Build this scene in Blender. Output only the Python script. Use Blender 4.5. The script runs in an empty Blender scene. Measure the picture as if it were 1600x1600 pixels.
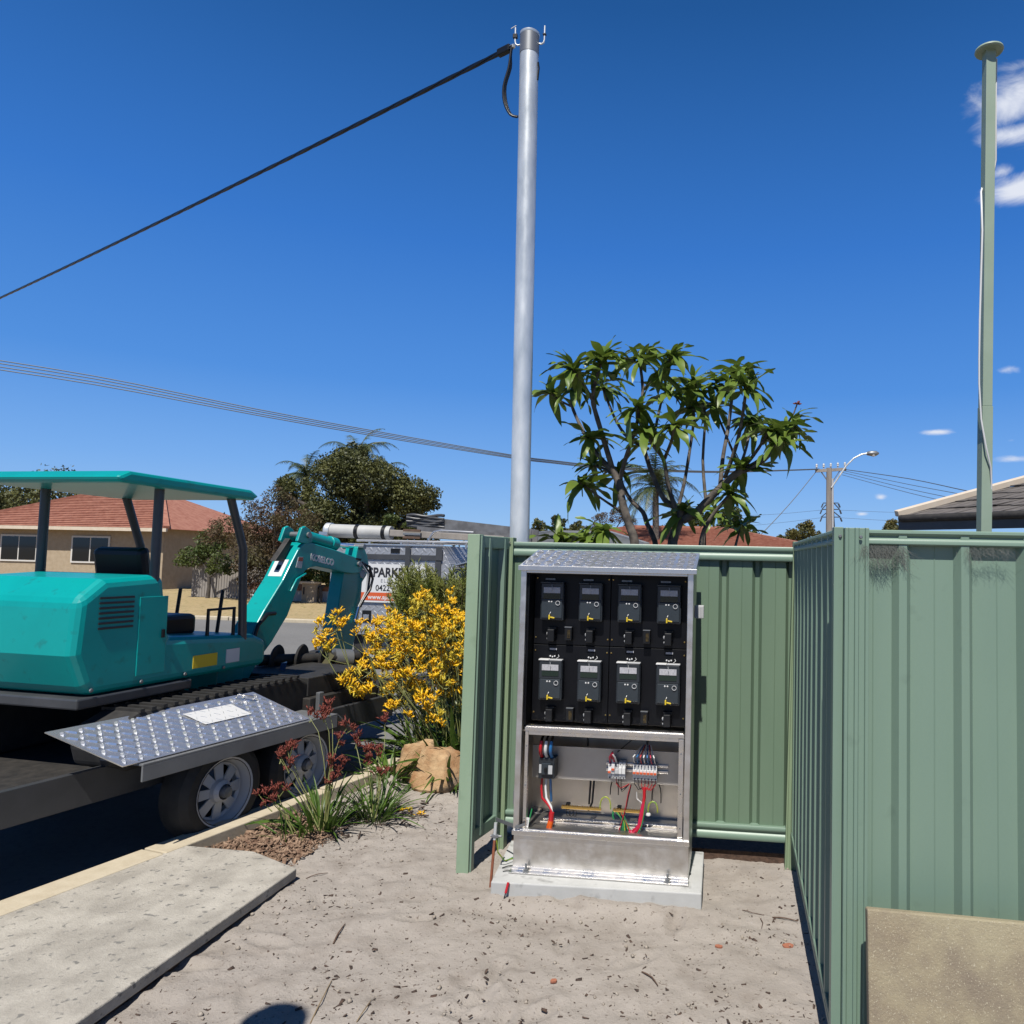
import bpy, math, random
import numpy as np
from mathutils import Vector, Matrix, Euler, Quaternion, noise
random.seed(7); rng = np.random.default_rng(7)
V = Vector; R = math.radians; PI = math.pi
S = bpy.context.scene; C = S.collection

# ------------------------------------------------------------------ camera, sky, sun
EYE = V((0, 0, 1.68))
_yaw = R(7.05); _pitch = math.atan(74/1200); _roll = 0.0225
FW = V((-math.sin(_yaw)*math.cos(_pitch), math.cos(_yaw)*math.cos(_pitch), math.sin(_pitch)))
_r0 = V((math.cos(_yaw), math.sin(_yaw), 0)); _u0 = _r0.cross(FW)
RT = _r0*math.cos(_roll)+_u0*math.sin(_roll); UP = -_r0*math.sin(_roll)+_u0*math.cos(_roll)
cam = bpy.data.cameras.new('camera'); co = bpy.data.objects.new('camera', cam); C.objects.link(co)
m = Matrix((RT, UP, -FW)).transposed().to_4x4(); m.translation = EYE
co.matrix_world = m
cam.lens = 27; cam.sensor_width = 36; cam.sensor_fit = 'HORIZONTAL'; cam.shift_x = -0.125
cam.clip_start = 0.05; cam.clip_end = 4000
S.camera = co
def ray(px, py): return FW+RT*((px-1000)/1200)-UP*((py-800)/1200)
def gz(px, py, z=0.0): d = ray(px, py); return EYE+d*((z-1.68)/d.z)
def gy(px, py, y): d = ray(px, py); return EYE+d*(y/d.y)
def dp(px, py, k): return EYE+ray(px, py)*k

SUN_EL = R(58); SUN_AZ = R(2.2)          # light travels towards +Y, a touch to +X
sun_dir = V((math.sin(SUN_AZ)*math.cos(SUN_EL), math.cos(SUN_AZ)*math.cos(SUN_EL), -math.sin(SUN_EL)))
sl = bpy.data.lights.new('sun', 'SUN'); sl.energy = 4.7; sl.angle = R(0.53); sl.color = (1, 0.955, 0.88)
so = bpy.data.objects.new('sun', sl); C.objects.link(so); so.rotation_euler = sun_dir.to_track_quat('-Z', 'Y').to_euler()
W = bpy.data.worlds.new('World'); S.world = W; W.use_nodes = True
nt = W.node_tree; N = nt.nodes; Lk = nt.links.new
bg = N['Background']; bg.inputs['Strength'].default_value = 0.066
sky = N.new('ShaderNodeTexSky'); sky.sky_type = 'NISHITA'; sky.sun_disc = False
sky.sun_elevation = SUN_EL; sky.sun_rotation = PI+SUN_AZ; sky.altitude = 0; sky.air_density = 0.9; sky.dust_density = 0.05; sky.ozone_density = 3.2
tc = N.new('ShaderNodeTexCoord')
sz = N.new('ShaderNodeSeparateXYZ'); Lk(tc.outputs['Generated'], sz.inputs[0])
rp = N.new('ShaderNodeValToRGB'); Lk(sz.outputs['Z'], rp.inputs[0])          # clear-day blue by elevation, the same all round
els = [(0.0, (3.2, 5.6, 9.0)), (.105, (1.75, 4.1, 8.6)), (.21, (.75, 2.8, 7.6)), (.375, (.33, 1.85, 6.2)), (.60, (.10, .92, 3.25)), (.8, (.05, .5, 1.9)), (1.0, (.035, .32, 1.25))]
while len(rp.color_ramp.elements) < len(els): rp.color_ramp.elements.new(.5)
for e_, (p_, c_) in zip(rp.color_ramp.elements, els): e_.position = p_; e_.color = (*c_, 1)
hs = N.new('ShaderNodeMixRGB'); hs.inputs['Fac'].default_value = .9; Lk(sky.outputs[0], hs.inputs['Color1']); Lk(rp.outputs[0], hs.inputs['Color2'])
nz = N.new('ShaderNodeTexNoise'); nz.inputs['Scale'].default_value = 22; nz.inputs['Detail'].default_value = 9; nz.inputs['Roughness'].default_value = 0.62; nz.inputs['Distortion'].default_value = 0.6
mp = N.new('ShaderNodeMapping'); mp.inputs['Scale'].default_value = (1, 1, 2.0)
Lk(tc.outputs['Generated'], mp.inputs[0]); Lk(mp.outputs[0], nz.inputs['Vector'])
acc = None                                # small clouds at their places in the sky
for (px, py, w, h, k) in [(1585, 155, .062, .036, .88), (1590, 208, .05, .015, .9), (1600, 100, .05, .012, .62), (1598, 292, .052, .022, .98), (1565, 268, .026, .013, .75), (1520, 180, .035, .025, .46), (1461, 675, .032, .006, .85), (1580, 718, .035, .007, .8),
                          (1574, 578, .022, .009, .7), (1376, 777, .011, .006, .8), (1346, 803, .011, .004, .8), (1580, 688, .014, .005, .5), (1800, 230, .13, .06, 1), (2050, 420, .16, .05, 1), (1760, 600, .09, .02, .9), (2500, 300, .3, .08, 1)]:
    d = ray(px, py).normalized(); dx = RT; dz = UP
    sb = N.new('ShaderNodeVectorMath'); sb.operation = 'SUBTRACT'; sb.inputs[1].default_value = d; Lk(tc.outputs['Generated'], sb.inputs[0])
    ds = []
    for ax, sc in ((dx, w), (dz, h)):
        dt = N.new('ShaderNodeVectorMath'); dt.operation = 'DOT_PRODUCT'; dt.inputs[1].default_value = ax/sc; Lk(sb.outputs[0], dt.inputs[0])
        ds.append(dt.outputs['Value'])
    cx = N.new('ShaderNodeCombineXYZ'); Lk(ds[0], cx.inputs[0]); Lk(ds[1], cx.inputs[1])
    fwd = N.new('ShaderNodeVectorMath'); fwd.operation = 'DOT_PRODUCT'; fwd.inputs[1].default_value = d*2; Lk(sb.outputs[0], fwd.inputs[0]); Lk(fwd.outputs['Value'], cx.inputs[2])
    ln = N.new('ShaderNodeVectorMath'); ln.operation = 'LENGTH'; Lk(cx.outputs[0], ln.inputs[0])
    mr = N.new('ShaderNodeMapRange'); mr.inputs['From Min'].default_value = 1.5; mr.inputs['From Max'].default_value = 0.1; mr.inputs['To Max'].default_value = k; Lk(ln.outputs['Value'], mr.inputs[0])
    if acc is None: acc = mr.outputs[0]
    else:
        mx = N.new('ShaderNodeMath'); mx.operation = 'MAXIMUM'; Lk(acc, mx.inputs[0]); Lk(mr.outputs[0], mx.inputs[1]); acc = mx.outputs[0]
mm = N.new('ShaderNodeMath'); mm.operation = 'MULTIPLY_ADD'; mm.inputs[1].default_value = 1.35; mm.inputs[2].default_value = -1.02
Lk(acc, mm.inputs[0])
ad = N.new('ShaderNodeMath'); ad.operation = 'ADD'; Lk(mm.outputs[0], ad.inputs[0]); Lk(nz.outputs['Fac'], ad.inputs[1])
cr = N.new('ShaderNodeMapRange'); cr.inputs['From Min'].default_value = 0.06; cr.inputs['From Max'].default_value = 0.78; cr.interpolation_type = 'SMOOTHSTEP'; Lk(ad.outputs[0], cr.inputs[0])
cm = N.new('ShaderNodeMixRGB'); cm.inputs['Color2'].default_value = (7.6, 8.0, 9.0, 1); Lk(cr.outputs[0], cm.inputs['Fac']); Lk(hs.outputs[0], cm.inputs['Color1']); Lk(cm.outputs[0], bg.inputs['Color'])
S.view_settings.view_transform = 'Standard'; S.view_settings.look = 'None'; S.view_settings.gamma = 1; S.view_settings.exposure = 0.6
S.cycles.max_bounces = 6

# ------------------------------------------------------------------ helpers
WM = {}
def tag(o, label=None, cat=None, group=None, kind=None):
    if label: o['label'] = label
    if cat: o['category'] = cat
    if group: o['group'] = group
    if kind: o['kind'] = kind
    return o
def thing(name, label, cat, loc=(0, 0, 0), rotz=0, group=None, rot=None):
    o = bpy.data.objects.new(name, None); C.objects.link(o); o.empty_display_size = .1
    o.location = loc; o.rotation_euler = rot if rot else (0, 0, rotz)
    WM[o.name] = Matrix.Translation(V(loc)) @ Euler(rot if rot else (0, 0, rotz)).to_matrix().to_4x4()
    return tag(o, label, cat, group)
def tree_copy(root, loc=None, rotz=None, label=None):
    def cp(o, par):
        c = o.copy(); C.objects.link(c)
        if par: c.parent = par; c.matrix_parent_inverse = Matrix.Identity(4)
        for ch in [x for x in ALL if x.parent == o]: ALL.append(cp(ch, c))
        return c
    r = cp(root, None)
    if loc is not None: r.location = loc
    if rotz is not None: r.rotation_euler = (0, 0, rotz)
    if label: r['label'] = label
    ALL.append(r); return r
ALL = []
class MB:
    def __init__(s): s.v = []; s.f = []; s.mi = []; s.cur = 0
    def add(s, vs, fs):
        b = len(s.v); s.v += [tuple(p) for p in vs]
        for f in fs: s.f.append([b+i for i in f]); s.mi.append(s.cur)
        return s
    def m(s, i): s.cur = i; return s
    def box(s, c, d, rot=None):
        hx, hy, hz = d[0]/2, d[1]/2, d[2]/2; c = V(c)
        q = rot.to_matrix() if isinstance(rot, Euler) else rot
        P = [V((x, y, z)) for x in (-hx, hx) for y in (-hy, hy) for z in (-hz, hz)]
        if q is not None: P = [q @ p for p in P]
        return s.add([c+p for p in P], [(0, 1, 3, 2), (4, 6, 7, 5), (0, 4, 5, 1), (2, 3, 7, 6), (0, 2, 6, 4), (1, 5, 7, 3)])
    def bb(s, x0, x1, y0, y1, z0, z1): return s.box(((x0+x1)/2, (y0+y1)/2, (z0+z1)/2), (abs(x1-x0), abs(y1-y0), abs(z1-z0)))
    def beam(s, p0, p1, w, h, up=(0, 0, 1)):
        p0, p1 = V(p0), V(p1); d = p1-p0; z = d.normalized(); a = V(up).cross(z)
        if a.length < 1e-4: a = V((1, 0, 0)).cross(z)
        a.normalize(); b = z.cross(a)
        return s.box((p0+p1)/2, (w, h, d.length), Matrix((a, b, z)).transposed())
    def tube(s, pts, r, n=8, cap=True):
        pts = [V(p) for p in pts]; k = len(pts); rs = list(r) if hasattr(r, '__len__') else [r]*k
        b = len(s.v); t = (pts[1]-pts[0]).normalized(); a = t.orthogonal().normalized()
        for i, p in enumerate(pts):
            t2 = ((pts[min(i+1, k-1)]-pts[max(i-1, 0)])).normalized()
            if t2.length < .5: t2 = t
            a = (a-t2*a.dot(t2)); a = a.normalized() if a.length > 1e-6 else t2.orthogonal().normalized()
            c = t2.cross(a); t = t2
            for j in range(n):
                q = 2*PI*j/n; s.v.append(tuple(p+(a*math.cos(q)+c*math.sin(q))*rs[i]))
        for i in range(k-1):
            for j in range(n):
                s.f.append([b+i*n+j, b+i*n+(j+1) % n, b+(i+1)*n+(j+1) % n, b+(i+1)*n+j]); s.mi.append(s.cur)
        if cap:
            s.f.append([b+j for j in range(n)][::-1]); s.mi.append(s.cur)
            s.f.append([b+(k-1)*n+j for j in range(n)]); s.mi.append(s.cur)
        return s
    def prism(s, poly, lo, hi, axis=0):   # poly in the two other axes
        n = len(poly); vs = []
        for e in (lo, hi):
            for (u, w) in poly: vs.append((e, u, w) if axis == 0 else (u, e, w) if axis == 1 else (u, w, e))
        fs = [[i, (i+1) % n, n+(i+1) % n, n+i] for i in range(n)]+[list(range(n))[::-1], [n+i for i in range(n)]]
        return s.add(vs, fs)
    def lathe(s, prof, c=(0, 0, 0), n=24, axis=None):   # prof: (r, h)
        c = V(c); ax = V(axis).normalized() if axis else V((0, 0, 1)); a = ax.orthogonal().normalized(); bq = ax.cross(a)
        k = len(prof); vs = []
        for (r, h) in prof:
            for j in range(n):
                q = 2*PI*j/n; vs.append(c+ax*h+(a*math.cos(q)+bq*math.sin(q))*r)
        fs = [[i*n+j, i*n+(j+1) % n, (i+1)*n+(j+1) % n, (i+1)*n+j] for i in range(k-1) for j in range(n)]
        return s.add(vs, fs)
    def build(s, name, mats, parent=None, world=True, smooth=None, bevel=0, label=None, kind=None, cat=None, group=None, bseg=2):
        me = bpy.data.meshes.new(name); vs = [V(p) for p in s.v]; M = None; loc = None
        if parent is not None and world:
            inv = WM[parent.name].inverted(); vs = [inv @ p for p in vs]
        elif parent is None and world:
            xs = [p.x for p in vs]; ys = [p.y for p in vs]; zs = [p.z for p in vs]
            loc = V(((min(xs)+max(xs))/2, (min(ys)+max(ys))/2, min(zs))); vs = [p-loc for p in vs]
        me.from_pydata([tuple(p) for p in vs], [], s.f)
        if not isinstance(mats, (list, tuple)): mats = [mats]
        for mt in mats: me.materials.append(mt)
        if len(mats) > 1: me.polygons.foreach_set('material_index', s.mi)
        me.update()
        if smooth:
            me.polygons.foreach_set('use_smooth', [True]*len(me.polygons)); me.set_sharp_from_angle(angle=R(smooth))
        o = bpy.data.objects.new(name, me); C.objects.link(o); ALL.append(o)
        if loc is not None: o.location = loc
        if parent is not None: o.parent = parent; WM[o.name] = WM[parent.name].copy()
        else: WM[o.name] = Matrix.Translation(loc) if loc is not None else Matrix.Identity(4)
        if bevel:
            bv = o.modifiers.new('bevel', 'BEVEL'); bv.width = bevel; bv.segments = bseg; bv.limit_method = 'ANGLE'; bv.angle_limit = R(40); bv.harden_normals = False
        return tag(o, label, cat, group, kind)
def inst(src, name, parent, loc, rot=(0, 0, 0), scale=(1, 1, 1)):
    o = bpy.data.objects.new(name, src.data); C.objects.link(o); o.parent = parent; o.location = loc; o.rotation_euler = rot; o.scale = scale
    WM[o.name] = WM[parent.name].copy(); ALL.append(o)
    return o
def mesh_inst(me, name, parent, mat4):
    o = bpy.data.objects.new(name, me); C.objects.link(o); o.parent = parent
    o.matrix_basis = WM[parent.name].inverted() @ mat4; ALL.append(o); return o
def np_mesh(name, verts, faces, mats, parent=None, mi=None, smooth=False, kind=None, label=None, cat=None, group=None):
    me = bpy.data.meshes.new(name); verts = np.asarray(verts, dtype=np.float32).reshape(-1, 3).copy(); faces = np.asarray(faces)
    loc = None
    if parent is not None:
        inv = np.array(WM[parent.name].inverted()); verts = verts @ inv[:3, :3].T+inv[:3, 3]
    else:
        lo, hi = verts.min(0), verts.max(0); loc = np.array([(lo[0]+hi[0])/2, (lo[1]+hi[1])/2, lo[2]]); verts = verts-loc
    k = faces.shape[1]; n = len(faces)
    me.vertices.add(len(verts)); me.vertices.foreach_set('co', verts.astype(np.float32).ravel())
    me.loops.add(n*k); me.loops.foreach_set('vertex_index', faces.astype(np.int32).ravel())
    me.polygons.add(n); me.polygons.foreach_set('loop_start', (np.arange(n)*k).astype(np.int32))
    try: me.polygons.foreach_set('loop_total', np.full(n, k, dtype=np.int32))
    except Exception: pass
    for mt in (mats if isinstance(mats, (list, tuple)) else [mats]): me.materials.append(mt)
    if mi is not None: me.polygons.foreach_set('material_index', np.asarray(mi, dtype=np.int32))
    me.update(calc_edges=True); me.validate()
    if smooth: me.polygons.foreach_set('use_smooth', np.ones(n, dtype=bool))
    o = bpy.data.objects.new(name, me); C.objects.link(o); ALL.append(o)
    if loc is not None: o.location = V(loc)
    if parent is not None: o.parent = parent
    WM[o.name] = WM[parent.name].copy() if parent is not None else Matrix.Translation(V(loc))
    return tag(o, label, cat, group, kind)
def text(body, name, mat_, parent, M, size, ext=.001, align='LEFT', bold=0, sx=1):
    cu = bpy.data.curves.new(name, 'FONT'); cu.body = body; cu.size = size; cu.extrude = ext; cu.align_x = align; cu.offset = bold; cu.resolution_u = 3
    to = bpy.data.objects.new(name, cu); C.objects.link(to)
    me = bpy.data.meshes.new_from_object(to.evaluated_get(bpy.context.evaluated_depsgraph_get())); bpy.data.objects.remove(to)
    me.materials.clear(); me.materials.append(mat_)
    o = bpy.data.objects.new(name, me); C.objects.link(o); o.parent = parent
    o.matrix_basis = WM[parent.name].inverted() @ M @ Matrix.Diagonal((sx, 1, 1, 1)); ALL.append(o); return o

# ------------------------------------------------------------------ materials
AK = .66
def mat(name, c, c2=None, scale=6, rough=.55, metal=0, bump=0, bscale=60, detail=5, spec=.5, st=(1, 1, 1), bst=None, lo=.35, hi=.65, rvar=0, transl=0, coat=0, bdist=.01, c3=None, s3=40, f3=(.62, .72), world=False):
    if metal < .9: kk = AK+(1-AK)*metal; c = tuple(x*kk for x in c); c2 = tuple(x*kk for x in c2) if c2 else c2; c3 = tuple(x*kk for x in c3) if c3 else c3
    mt = bpy.data.materials.new(name); mt.use_nodes = True; n = mt.node_tree.nodes; L = mt.node_tree.links.new
    b = n['Principled BSDF']; b.inputs['Base Color'].default_value = (*c, 1); b.inputs['Roughness'].default_value = rough; b.inputs['Metallic'].default_value = metal
    b.inputs['Specular IOR Level'].default_value = spec; b.inputs['Coat Weight'].default_value = coat
    t = n.new('ShaderNodeTexCoord'); src = t.outputs['Object']
    if world: src = n.new('ShaderNodeNewGeometry').outputs['Position']
    def mapped(s):
        q = n.new('ShaderNodeMapping'); q.inputs['Scale'].default_value = s; L(src, q.inputs[0]); return q.outputs[0]
    col = None
    if c2 is not None:
        z = n.new('ShaderNodeTexNoise'); z.inputs['Scale'].default_value = scale; z.inputs['Detail'].default_value = detail; z.inputs['Roughness'].default_value = .6; L(mapped(st), z.inputs['Vector'])
        r = n.new('ShaderNodeMapRange'); r.inputs['From Min'].default_value = lo; r.inputs['From Max'].default_value = hi; L(z.outputs['Fac'], r.inputs[0])
        x = n.new('ShaderNodeMixRGB'); x.inputs['Color1'].default_value = (*c, 1); x.inputs['Color2'].default_value = (*c2, 1); L(r.outputs[0], x.inputs['Fac']); col = x.outputs[0]
        if rvar:
            q = n.new('ShaderNodeMapRange'); q.inputs['To Min'].default_value = max(.02, rough-rvar); q.inputs['To Max'].default_value = rough+rvar; q.inputs['From Min'].default_value = .3; q.inputs['From Max'].default_value = .7; L(z.outputs['Fac'], q.inputs[0]); L(q.outputs[0], b.inputs['Roughness'])
    if c3 is not None:
        z = n.new('ShaderNodeTexNoise'); z.inputs['Scale'].default_value = s3; z.inputs['Detail'].default_value = 4; L(mapped((1, 1, 1)), z.inputs['Vector'])
        r = n.new('ShaderNodeMapRange'); r.inputs['From Min'].default_value = f3[0]; r.inputs['From Max'].default_value = f3[1]; L(z.outputs['Fac'], r.inputs[0])
        x = n.new('ShaderNodeMixRGB'); x.inputs['Color2'].default_value = (*c3, 1); L(r.outputs[0], x.inputs['Fac'])
        if col is not None: L(col, x.inputs['Color1'])
        else: x.inputs['Color1'].default_value = (*c, 1)
        col = x.outputs[0]
    if col is not None: L(col, b.inputs['Base Color'])
    if bump:
        z = n.new('ShaderNodeTexNoise'); z.inputs['Scale'].default_value = bscale; z.inputs['Detail'].default_value = 6; z.inputs['Roughness'].default_value = .65; L(mapped(bst or st), z.inputs['Vector'])
        u = n.new('ShaderNodeBump'); u.inputs['Strength'].default_value = bump; u.inputs['Distance'].default_value = bdist; L(z.outputs['Fac'], u.inputs['Height']); L(u.outputs[0], b.inputs['Normal'])
    if transl:
        tr = n.new('ShaderNodeBsdfTranslucent'); mx = n.new('ShaderNodeMixShader'); mx.inputs[0].default_value = transl
        if col is not None: L(col, tr.inputs[0])
        else: tr.inputs[0].default_value = (*c, 1)
        L(b.outputs[0], mx.inputs[1]); L(tr.outputs[0], mx.inputs[2]); L(mx.outputs[0], n['Material Output'].inputs[0])
    return mt
def checker_plate(name, c, metal, rough, size, h, ang=0.0, uv='XZ'):
    """five-bar / diamond tread: raised lozenges in alternating directions"""
    mt = bpy.data.materials.new(name); mt.use_nodes = True; n = mt.node_tree.nodes; L = mt.node_tree.links.new
    b = n['Principled BSDF']; b.inputs['Base Color'].default_value = (*c, 1); b.inputs['Metallic'].default_value = metal; b.inputs['Roughness'].default_value = rough
    t = n.new('ShaderNodeTexCoord'); sp = n.new('ShaderNodeSeparateXYZ'); L(t.outputs['Object'], sp.inputs[0])
    def M(op, a, b_=None, c_=None):
        q = n.new('ShaderNodeMath'); q.operation = op
        for i, x in enumerate((a, b_, c_)):
            if x is None: continue
            if isinstance(x, (int, float)): q.inputs[i].default_value = x
            else: L(x, q.inputs[i])
        return q.outputs[0]
    U = M('DIVIDE', sp.outputs[uv[0]], size); Wv = M('DIVIDE', sp.outputs[uv[1]], size)
    hs_ = []
    for sg, off in ((1, 0.0), (-1, .5)):
        u = M('ADD', U, off); w = M('ADD', Wv, off)
        fu = M('SUBTRACT', M('FRACT', u), .5); fw = M('SUBTRACT', M('FRACT', w), .5)
        a = M('MULTIPLY', M('ADD', fu, M('MULTIPLY', fw, sg)), .7071); c2 = M('MULTIPLY', M('SUBTRACT', fu, M('MULTIPLY', fw, sg)), .7071)
        e = M('ADD', M('POWER', M('DIVIDE', a, .40), 2.0), M('POWER', M('DIVIDE', c2, .13), 2.0))
        hs_.append(M('MAXIMUM', M('SUBTRACT', 1.0, e), 0.0))
    hh = M('POWER', M('MAXIMUM', hs_[0], hs_[1]), .5)
    u = n.new('ShaderNodeBump'); u.inputs['Strength'].default_value = 1; u.inputs['Distance'].default_value = h; L(hh, u.inputs['Height']); L(u.outputs[0], b.inputs['Normal'])
    return mt

GREEN = (.115, .205, .135)
m_fence = mat('fence_green_paint', (.200, .300, .232), (.222, .325, .250), scale=3, rough=.42, spec=.45, bump=.05, bscale=300, c3=(.165, .245, .19), s3=14, f3=(.64, .9), st=(1, 1, .25))
m_fence_d = mat('fence_sheet_green', (.168, .252, .172), (.185, .272, .188), scale=4, rough=.4, spec=.45, st=(1, 1, .2))
m_post = mat('post_pale_green', (.27, .38, .25), (.31, .42, .29), scale=5, rough=.5, c3=(.22, .31, .2), s3=7, f3=(.58, .75), st=(1, 1, .3))
m_post2 = mat('post_bleached_green', (.27, .355, .215), (.24, .33, .20), scale=8, rough=.55, st=(1, 1, .3))
m_alu = mat('brushed_aluminium', (.62, .60, .57), (.72, .70, .67), scale=14, rough=.36, metal=1, rvar=.09, bump=.05, bscale=90, bst=(1, 1, 14), bdist=.002)
m_alu2 = mat('milled_aluminium', (.74, .72, .69), (.62, .6, .58), scale=20, rough=.3, metal=1, rvar=.1)
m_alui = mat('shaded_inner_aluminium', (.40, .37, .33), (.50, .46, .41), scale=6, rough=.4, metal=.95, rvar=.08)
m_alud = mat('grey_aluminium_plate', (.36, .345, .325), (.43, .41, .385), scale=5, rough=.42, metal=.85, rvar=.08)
m_roofal = mat('bright_plate_aluminium', (.80, .80, .80), (.70, .70, .71), scale=12, rough=.27, metal=.85, rvar=.06)
m_treadg = checker_plate('grey_checker_plate', (.30, .31, .33), .45, .40, .12, .004, uv='XZ')
m_treadt = checker_plate('trailer_checker_plate', (.62, .66, .72), 1, .26, .075, .003, uv='XY')
m_blackp = mat('black_panel', (.003, .0033, .005), (.006, .0065, .009), scale=3, rough=.4, spec=.22)
m_blackb = mat('black_plastic', (.006, .0065, .008), spec=.35, rough=.45, bump=.03, bscale=400)
m_meter = mat('slate_meter_plastic', (.020, .025, .031), (.024, .030, .037), scale=30, rough=.38)
m_meterc = mat('meter_cover_plastic', (.030, .040, .050), (.035, .046, .056), scale=20, rough=.3)
m_lcd = mat('grey_display_print', (.42, .42, .45), (.58, .58, .61), scale=160, rough=.3, st=(1, 1, .6))
m_glassd = mat('dark_green_window', (.012, .028, .022), rough=.15)
m_white = mat('white_plastic', (.78, .78, .77), rough=.4)
m_lightgrey = mat('light_grey_plastic', (.55, .56, .57), rough=.4)
m_yel = mat('yellow_tag_plastic', (.75, .55, .03), rough=.4)
m_red = mat('red_cable', (.52, .012, .02), rough=.35)
m_crim = mat('crimson_cable', (.55, .012, .07), rough=.35)
m_blue = mat('blue_cable', (.02, .16, .42), rough=.35)
m_grn = mat('green_cable', (.02, .22, .07), rough=.35)
m_yg = mat('green_yellow_cable', (.50, .50, .03), (.10, .32, .05), scale=40, rough=.35)
m_blk = mat('black_cable', (.006, .006, .007), rough=.35)
m_orange = mat('orange_conduit', (.82, .13, .01), rough=.4)
m_brass = mat('brass', (.62, .42, .13), (.5, .32, .1), scale=60, rough=.3, metal=1)
m_brassd = mat('tarnished_brass', (.10, .07, .025), (.02, .016, .01), scale=90, rough=.4, metal=.5)
m_copper = mat('weathered_copper_rod', (.36, .12, .06), (.24, .09, .05), scale=30, rough=.5, metal=.3)
m_conc = mat('pale_concrete', (.48, .485, .475), (.56, .565, .555), scale=5, rough=.85, bump=.25, bscale=60, bdist=.003, c3=(.30, .30, .29), s3=14, f3=(.6, .75))
m_slab = mat('weathered_cement_sheet', (.20, .155, .105), (.36, .305, .20), scale=3.4, rough=.85, bump=.5, bscale=110, bdist=.004, lo=.4, hi=.62, c3=(.13, .11, .095), s3=5.5, f3=(.53, .66))
m_path = mat('old_concrete_path', (.56, .52, .45), (.38, .35, .30), scale=6, rough=.9, bump=.9, bscale=90, bdist=.006, c3=(.22, .21, .19), s3=30, f3=(.6, .68))
m_galv = mat('galvanised_steel', (.46, .50, .51), (.82, .84, .83), scale=7, rough=.36, metal=.5, lo=.3, hi=.7, rvar=.08, st=(1, 1, .35), detail=9, bump=.10, bscale=14, bst=(1, 1, .5), bdist=.002)
m_galvd = mat('dull_steel_cap', (.22, .23, .24), rough=.45, metal=.6)
m_bark = mat('grey_bark', (.055, .046, .04), (.19, .16, .13), scale=14, rough=.85, bump=.6, bscale=40, bdist=.006)
m_barkd = mat('dark_bark', (.06, .05, .042), (.12, .1, .08), scale=9, rough=.9, bump=.6, bscale=30, bdist=.01)
m_leaf = mat('glossy_green_leaf', (.12, .205, .030), (.20, .28, .045), scale=5, rough=.42, transl=.25, spec=.45, world=True)
m_leafy = mat('yellow_green_leaf', (.21, .27, .035), (.15, .23, .03), scale=6, rough=.38, transl=.3, world=True)
m_leafk = mat('strap_leaf_green', (.055, .12, .018), (.12, .21, .03), scale=9, rough=.4, transl=.25, world=True)
m_leafd = mat('dead_leaf', (.22, .15, .08), (.3, .22, .12), scale=30, rough=.8)
m_tree1 = mat('olive_foliage', (.050, .062, .014), (.17, .175, .045), scale=1.3, rough=.6, transl=.18, detail=8, lo=.38, hi=.66, world=True)
m_tree2 = mat('rusty_foliage', (.12, .055, .03), (.11, .105, .035), scale=1.1, rough=.7, transl=.2, detail=8, world=True)
m_tree3 = mat('light_green_foliage', (.07, .11, .02), (.13, .16, .03), scale=1.6, rough=.6, transl=.25, detail=6, world=True)
m_tree4 = mat('golden_foliage', (.20, .16, .03), (.10, .11, .03), scale=1.2, rough=.6, transl=.2, detail=6, world=True)
m_palm = mat('palm_frond_green', (.06, .09, .03), (.11, .14, .05), scale=2, rough=.5, transl=.15, world=True)
m_grev = mat('grevillea_needles', (.17, .225, .035), (.30, .30, .07), scale=5, rough=.55, transl=.15, world=True)
m_flower = mat('yellow_flower', (1.15, .78, .015), (1.15, .62, .012), scale=28, rough=.5, transl=.2, world=True)
m_flowery = mat('pale_yellow_flower', (.80, .62, .05), rough=.5, transl=.2)
m_rflower = mat('dark_red_flower', (.17, .022, .018), (.26, .06, .03), scale=60, rough=.7, transl=.1, world=True)
m_stem = mat('olive_stem', (.19, .21, .06), (.26, .27, .09), scale=20, rough=.6)
m_stemb = mat('brown_stem', (.12, .09, .05), rough=.7)
m_teal = mat('teal_machine_paint', (.0, .37, .355), (.0, .33, .32), scale=3, rough=.34, spec=.35, coat=.08, c3=(.01, .22, .215), s3=16, f3=(.62, .78))
m_rubber = mat('black_rubber', (.012, .012, .012), (.03, .028, .026), scale=12, rough=.75)
m_steel = mat('dark_worn_steel', (.05, .045, .04), (.022, .021, .02), scale=14, rough=.65, metal=.2)
m_chrome = mat('chrome_rod', (.8, .8, .8), rough=.12, metal=1)
m_decal = mat('white_decal', (.75, .76, .76), rough=.5)
m_dgrey = mat('dark_grey_paint', (.05, .053, .058), (.07, .072, .078), scale=5, rough=.4)
m_ute = mat('charcoal_vehicle_paint', (.035, .037, .04), rough=.3, coat=.5)
m_glass = mat('dark_glass', (.01, .012, .014), rough=.05)
m_pvc = mat('white_pvc_tube', (.60, .60, .58), (.5, .5, .48), scale=4, rough=.4)
m_ladder = mat('oxidised_aluminium', (.26, .255, .25), (.16, .155, .15), scale=6, rough=.45, metal=.5)
m_rack = mat('rack_steel', (.5, .5, .5), rough=.3, metal=.8)
m_orangep = mat('orange_print', (.70, .115, .03), rough=.5)
m_ink = mat('dark_print', (.02, .02, .025), rough=.5)
m_inkg = mat('grey_print', (.35, .36, .38), rough=.5)
m_taill = mat('red_lamp_lens', (.35, .03, .015), rough=.2)
m_strap = mat('blue_webbing', (.01, .06, .16), rough=.8)
m_rock = mat('sandstone', (.34, .17, .07), (.58, .40, .22), scale=4, rough=.9, bump=.8, bscale=22, bdist=.02, lo=.38, hi=.6, c3=(.18, .14, .11), s3=8, f3=(.6, .75))
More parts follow.
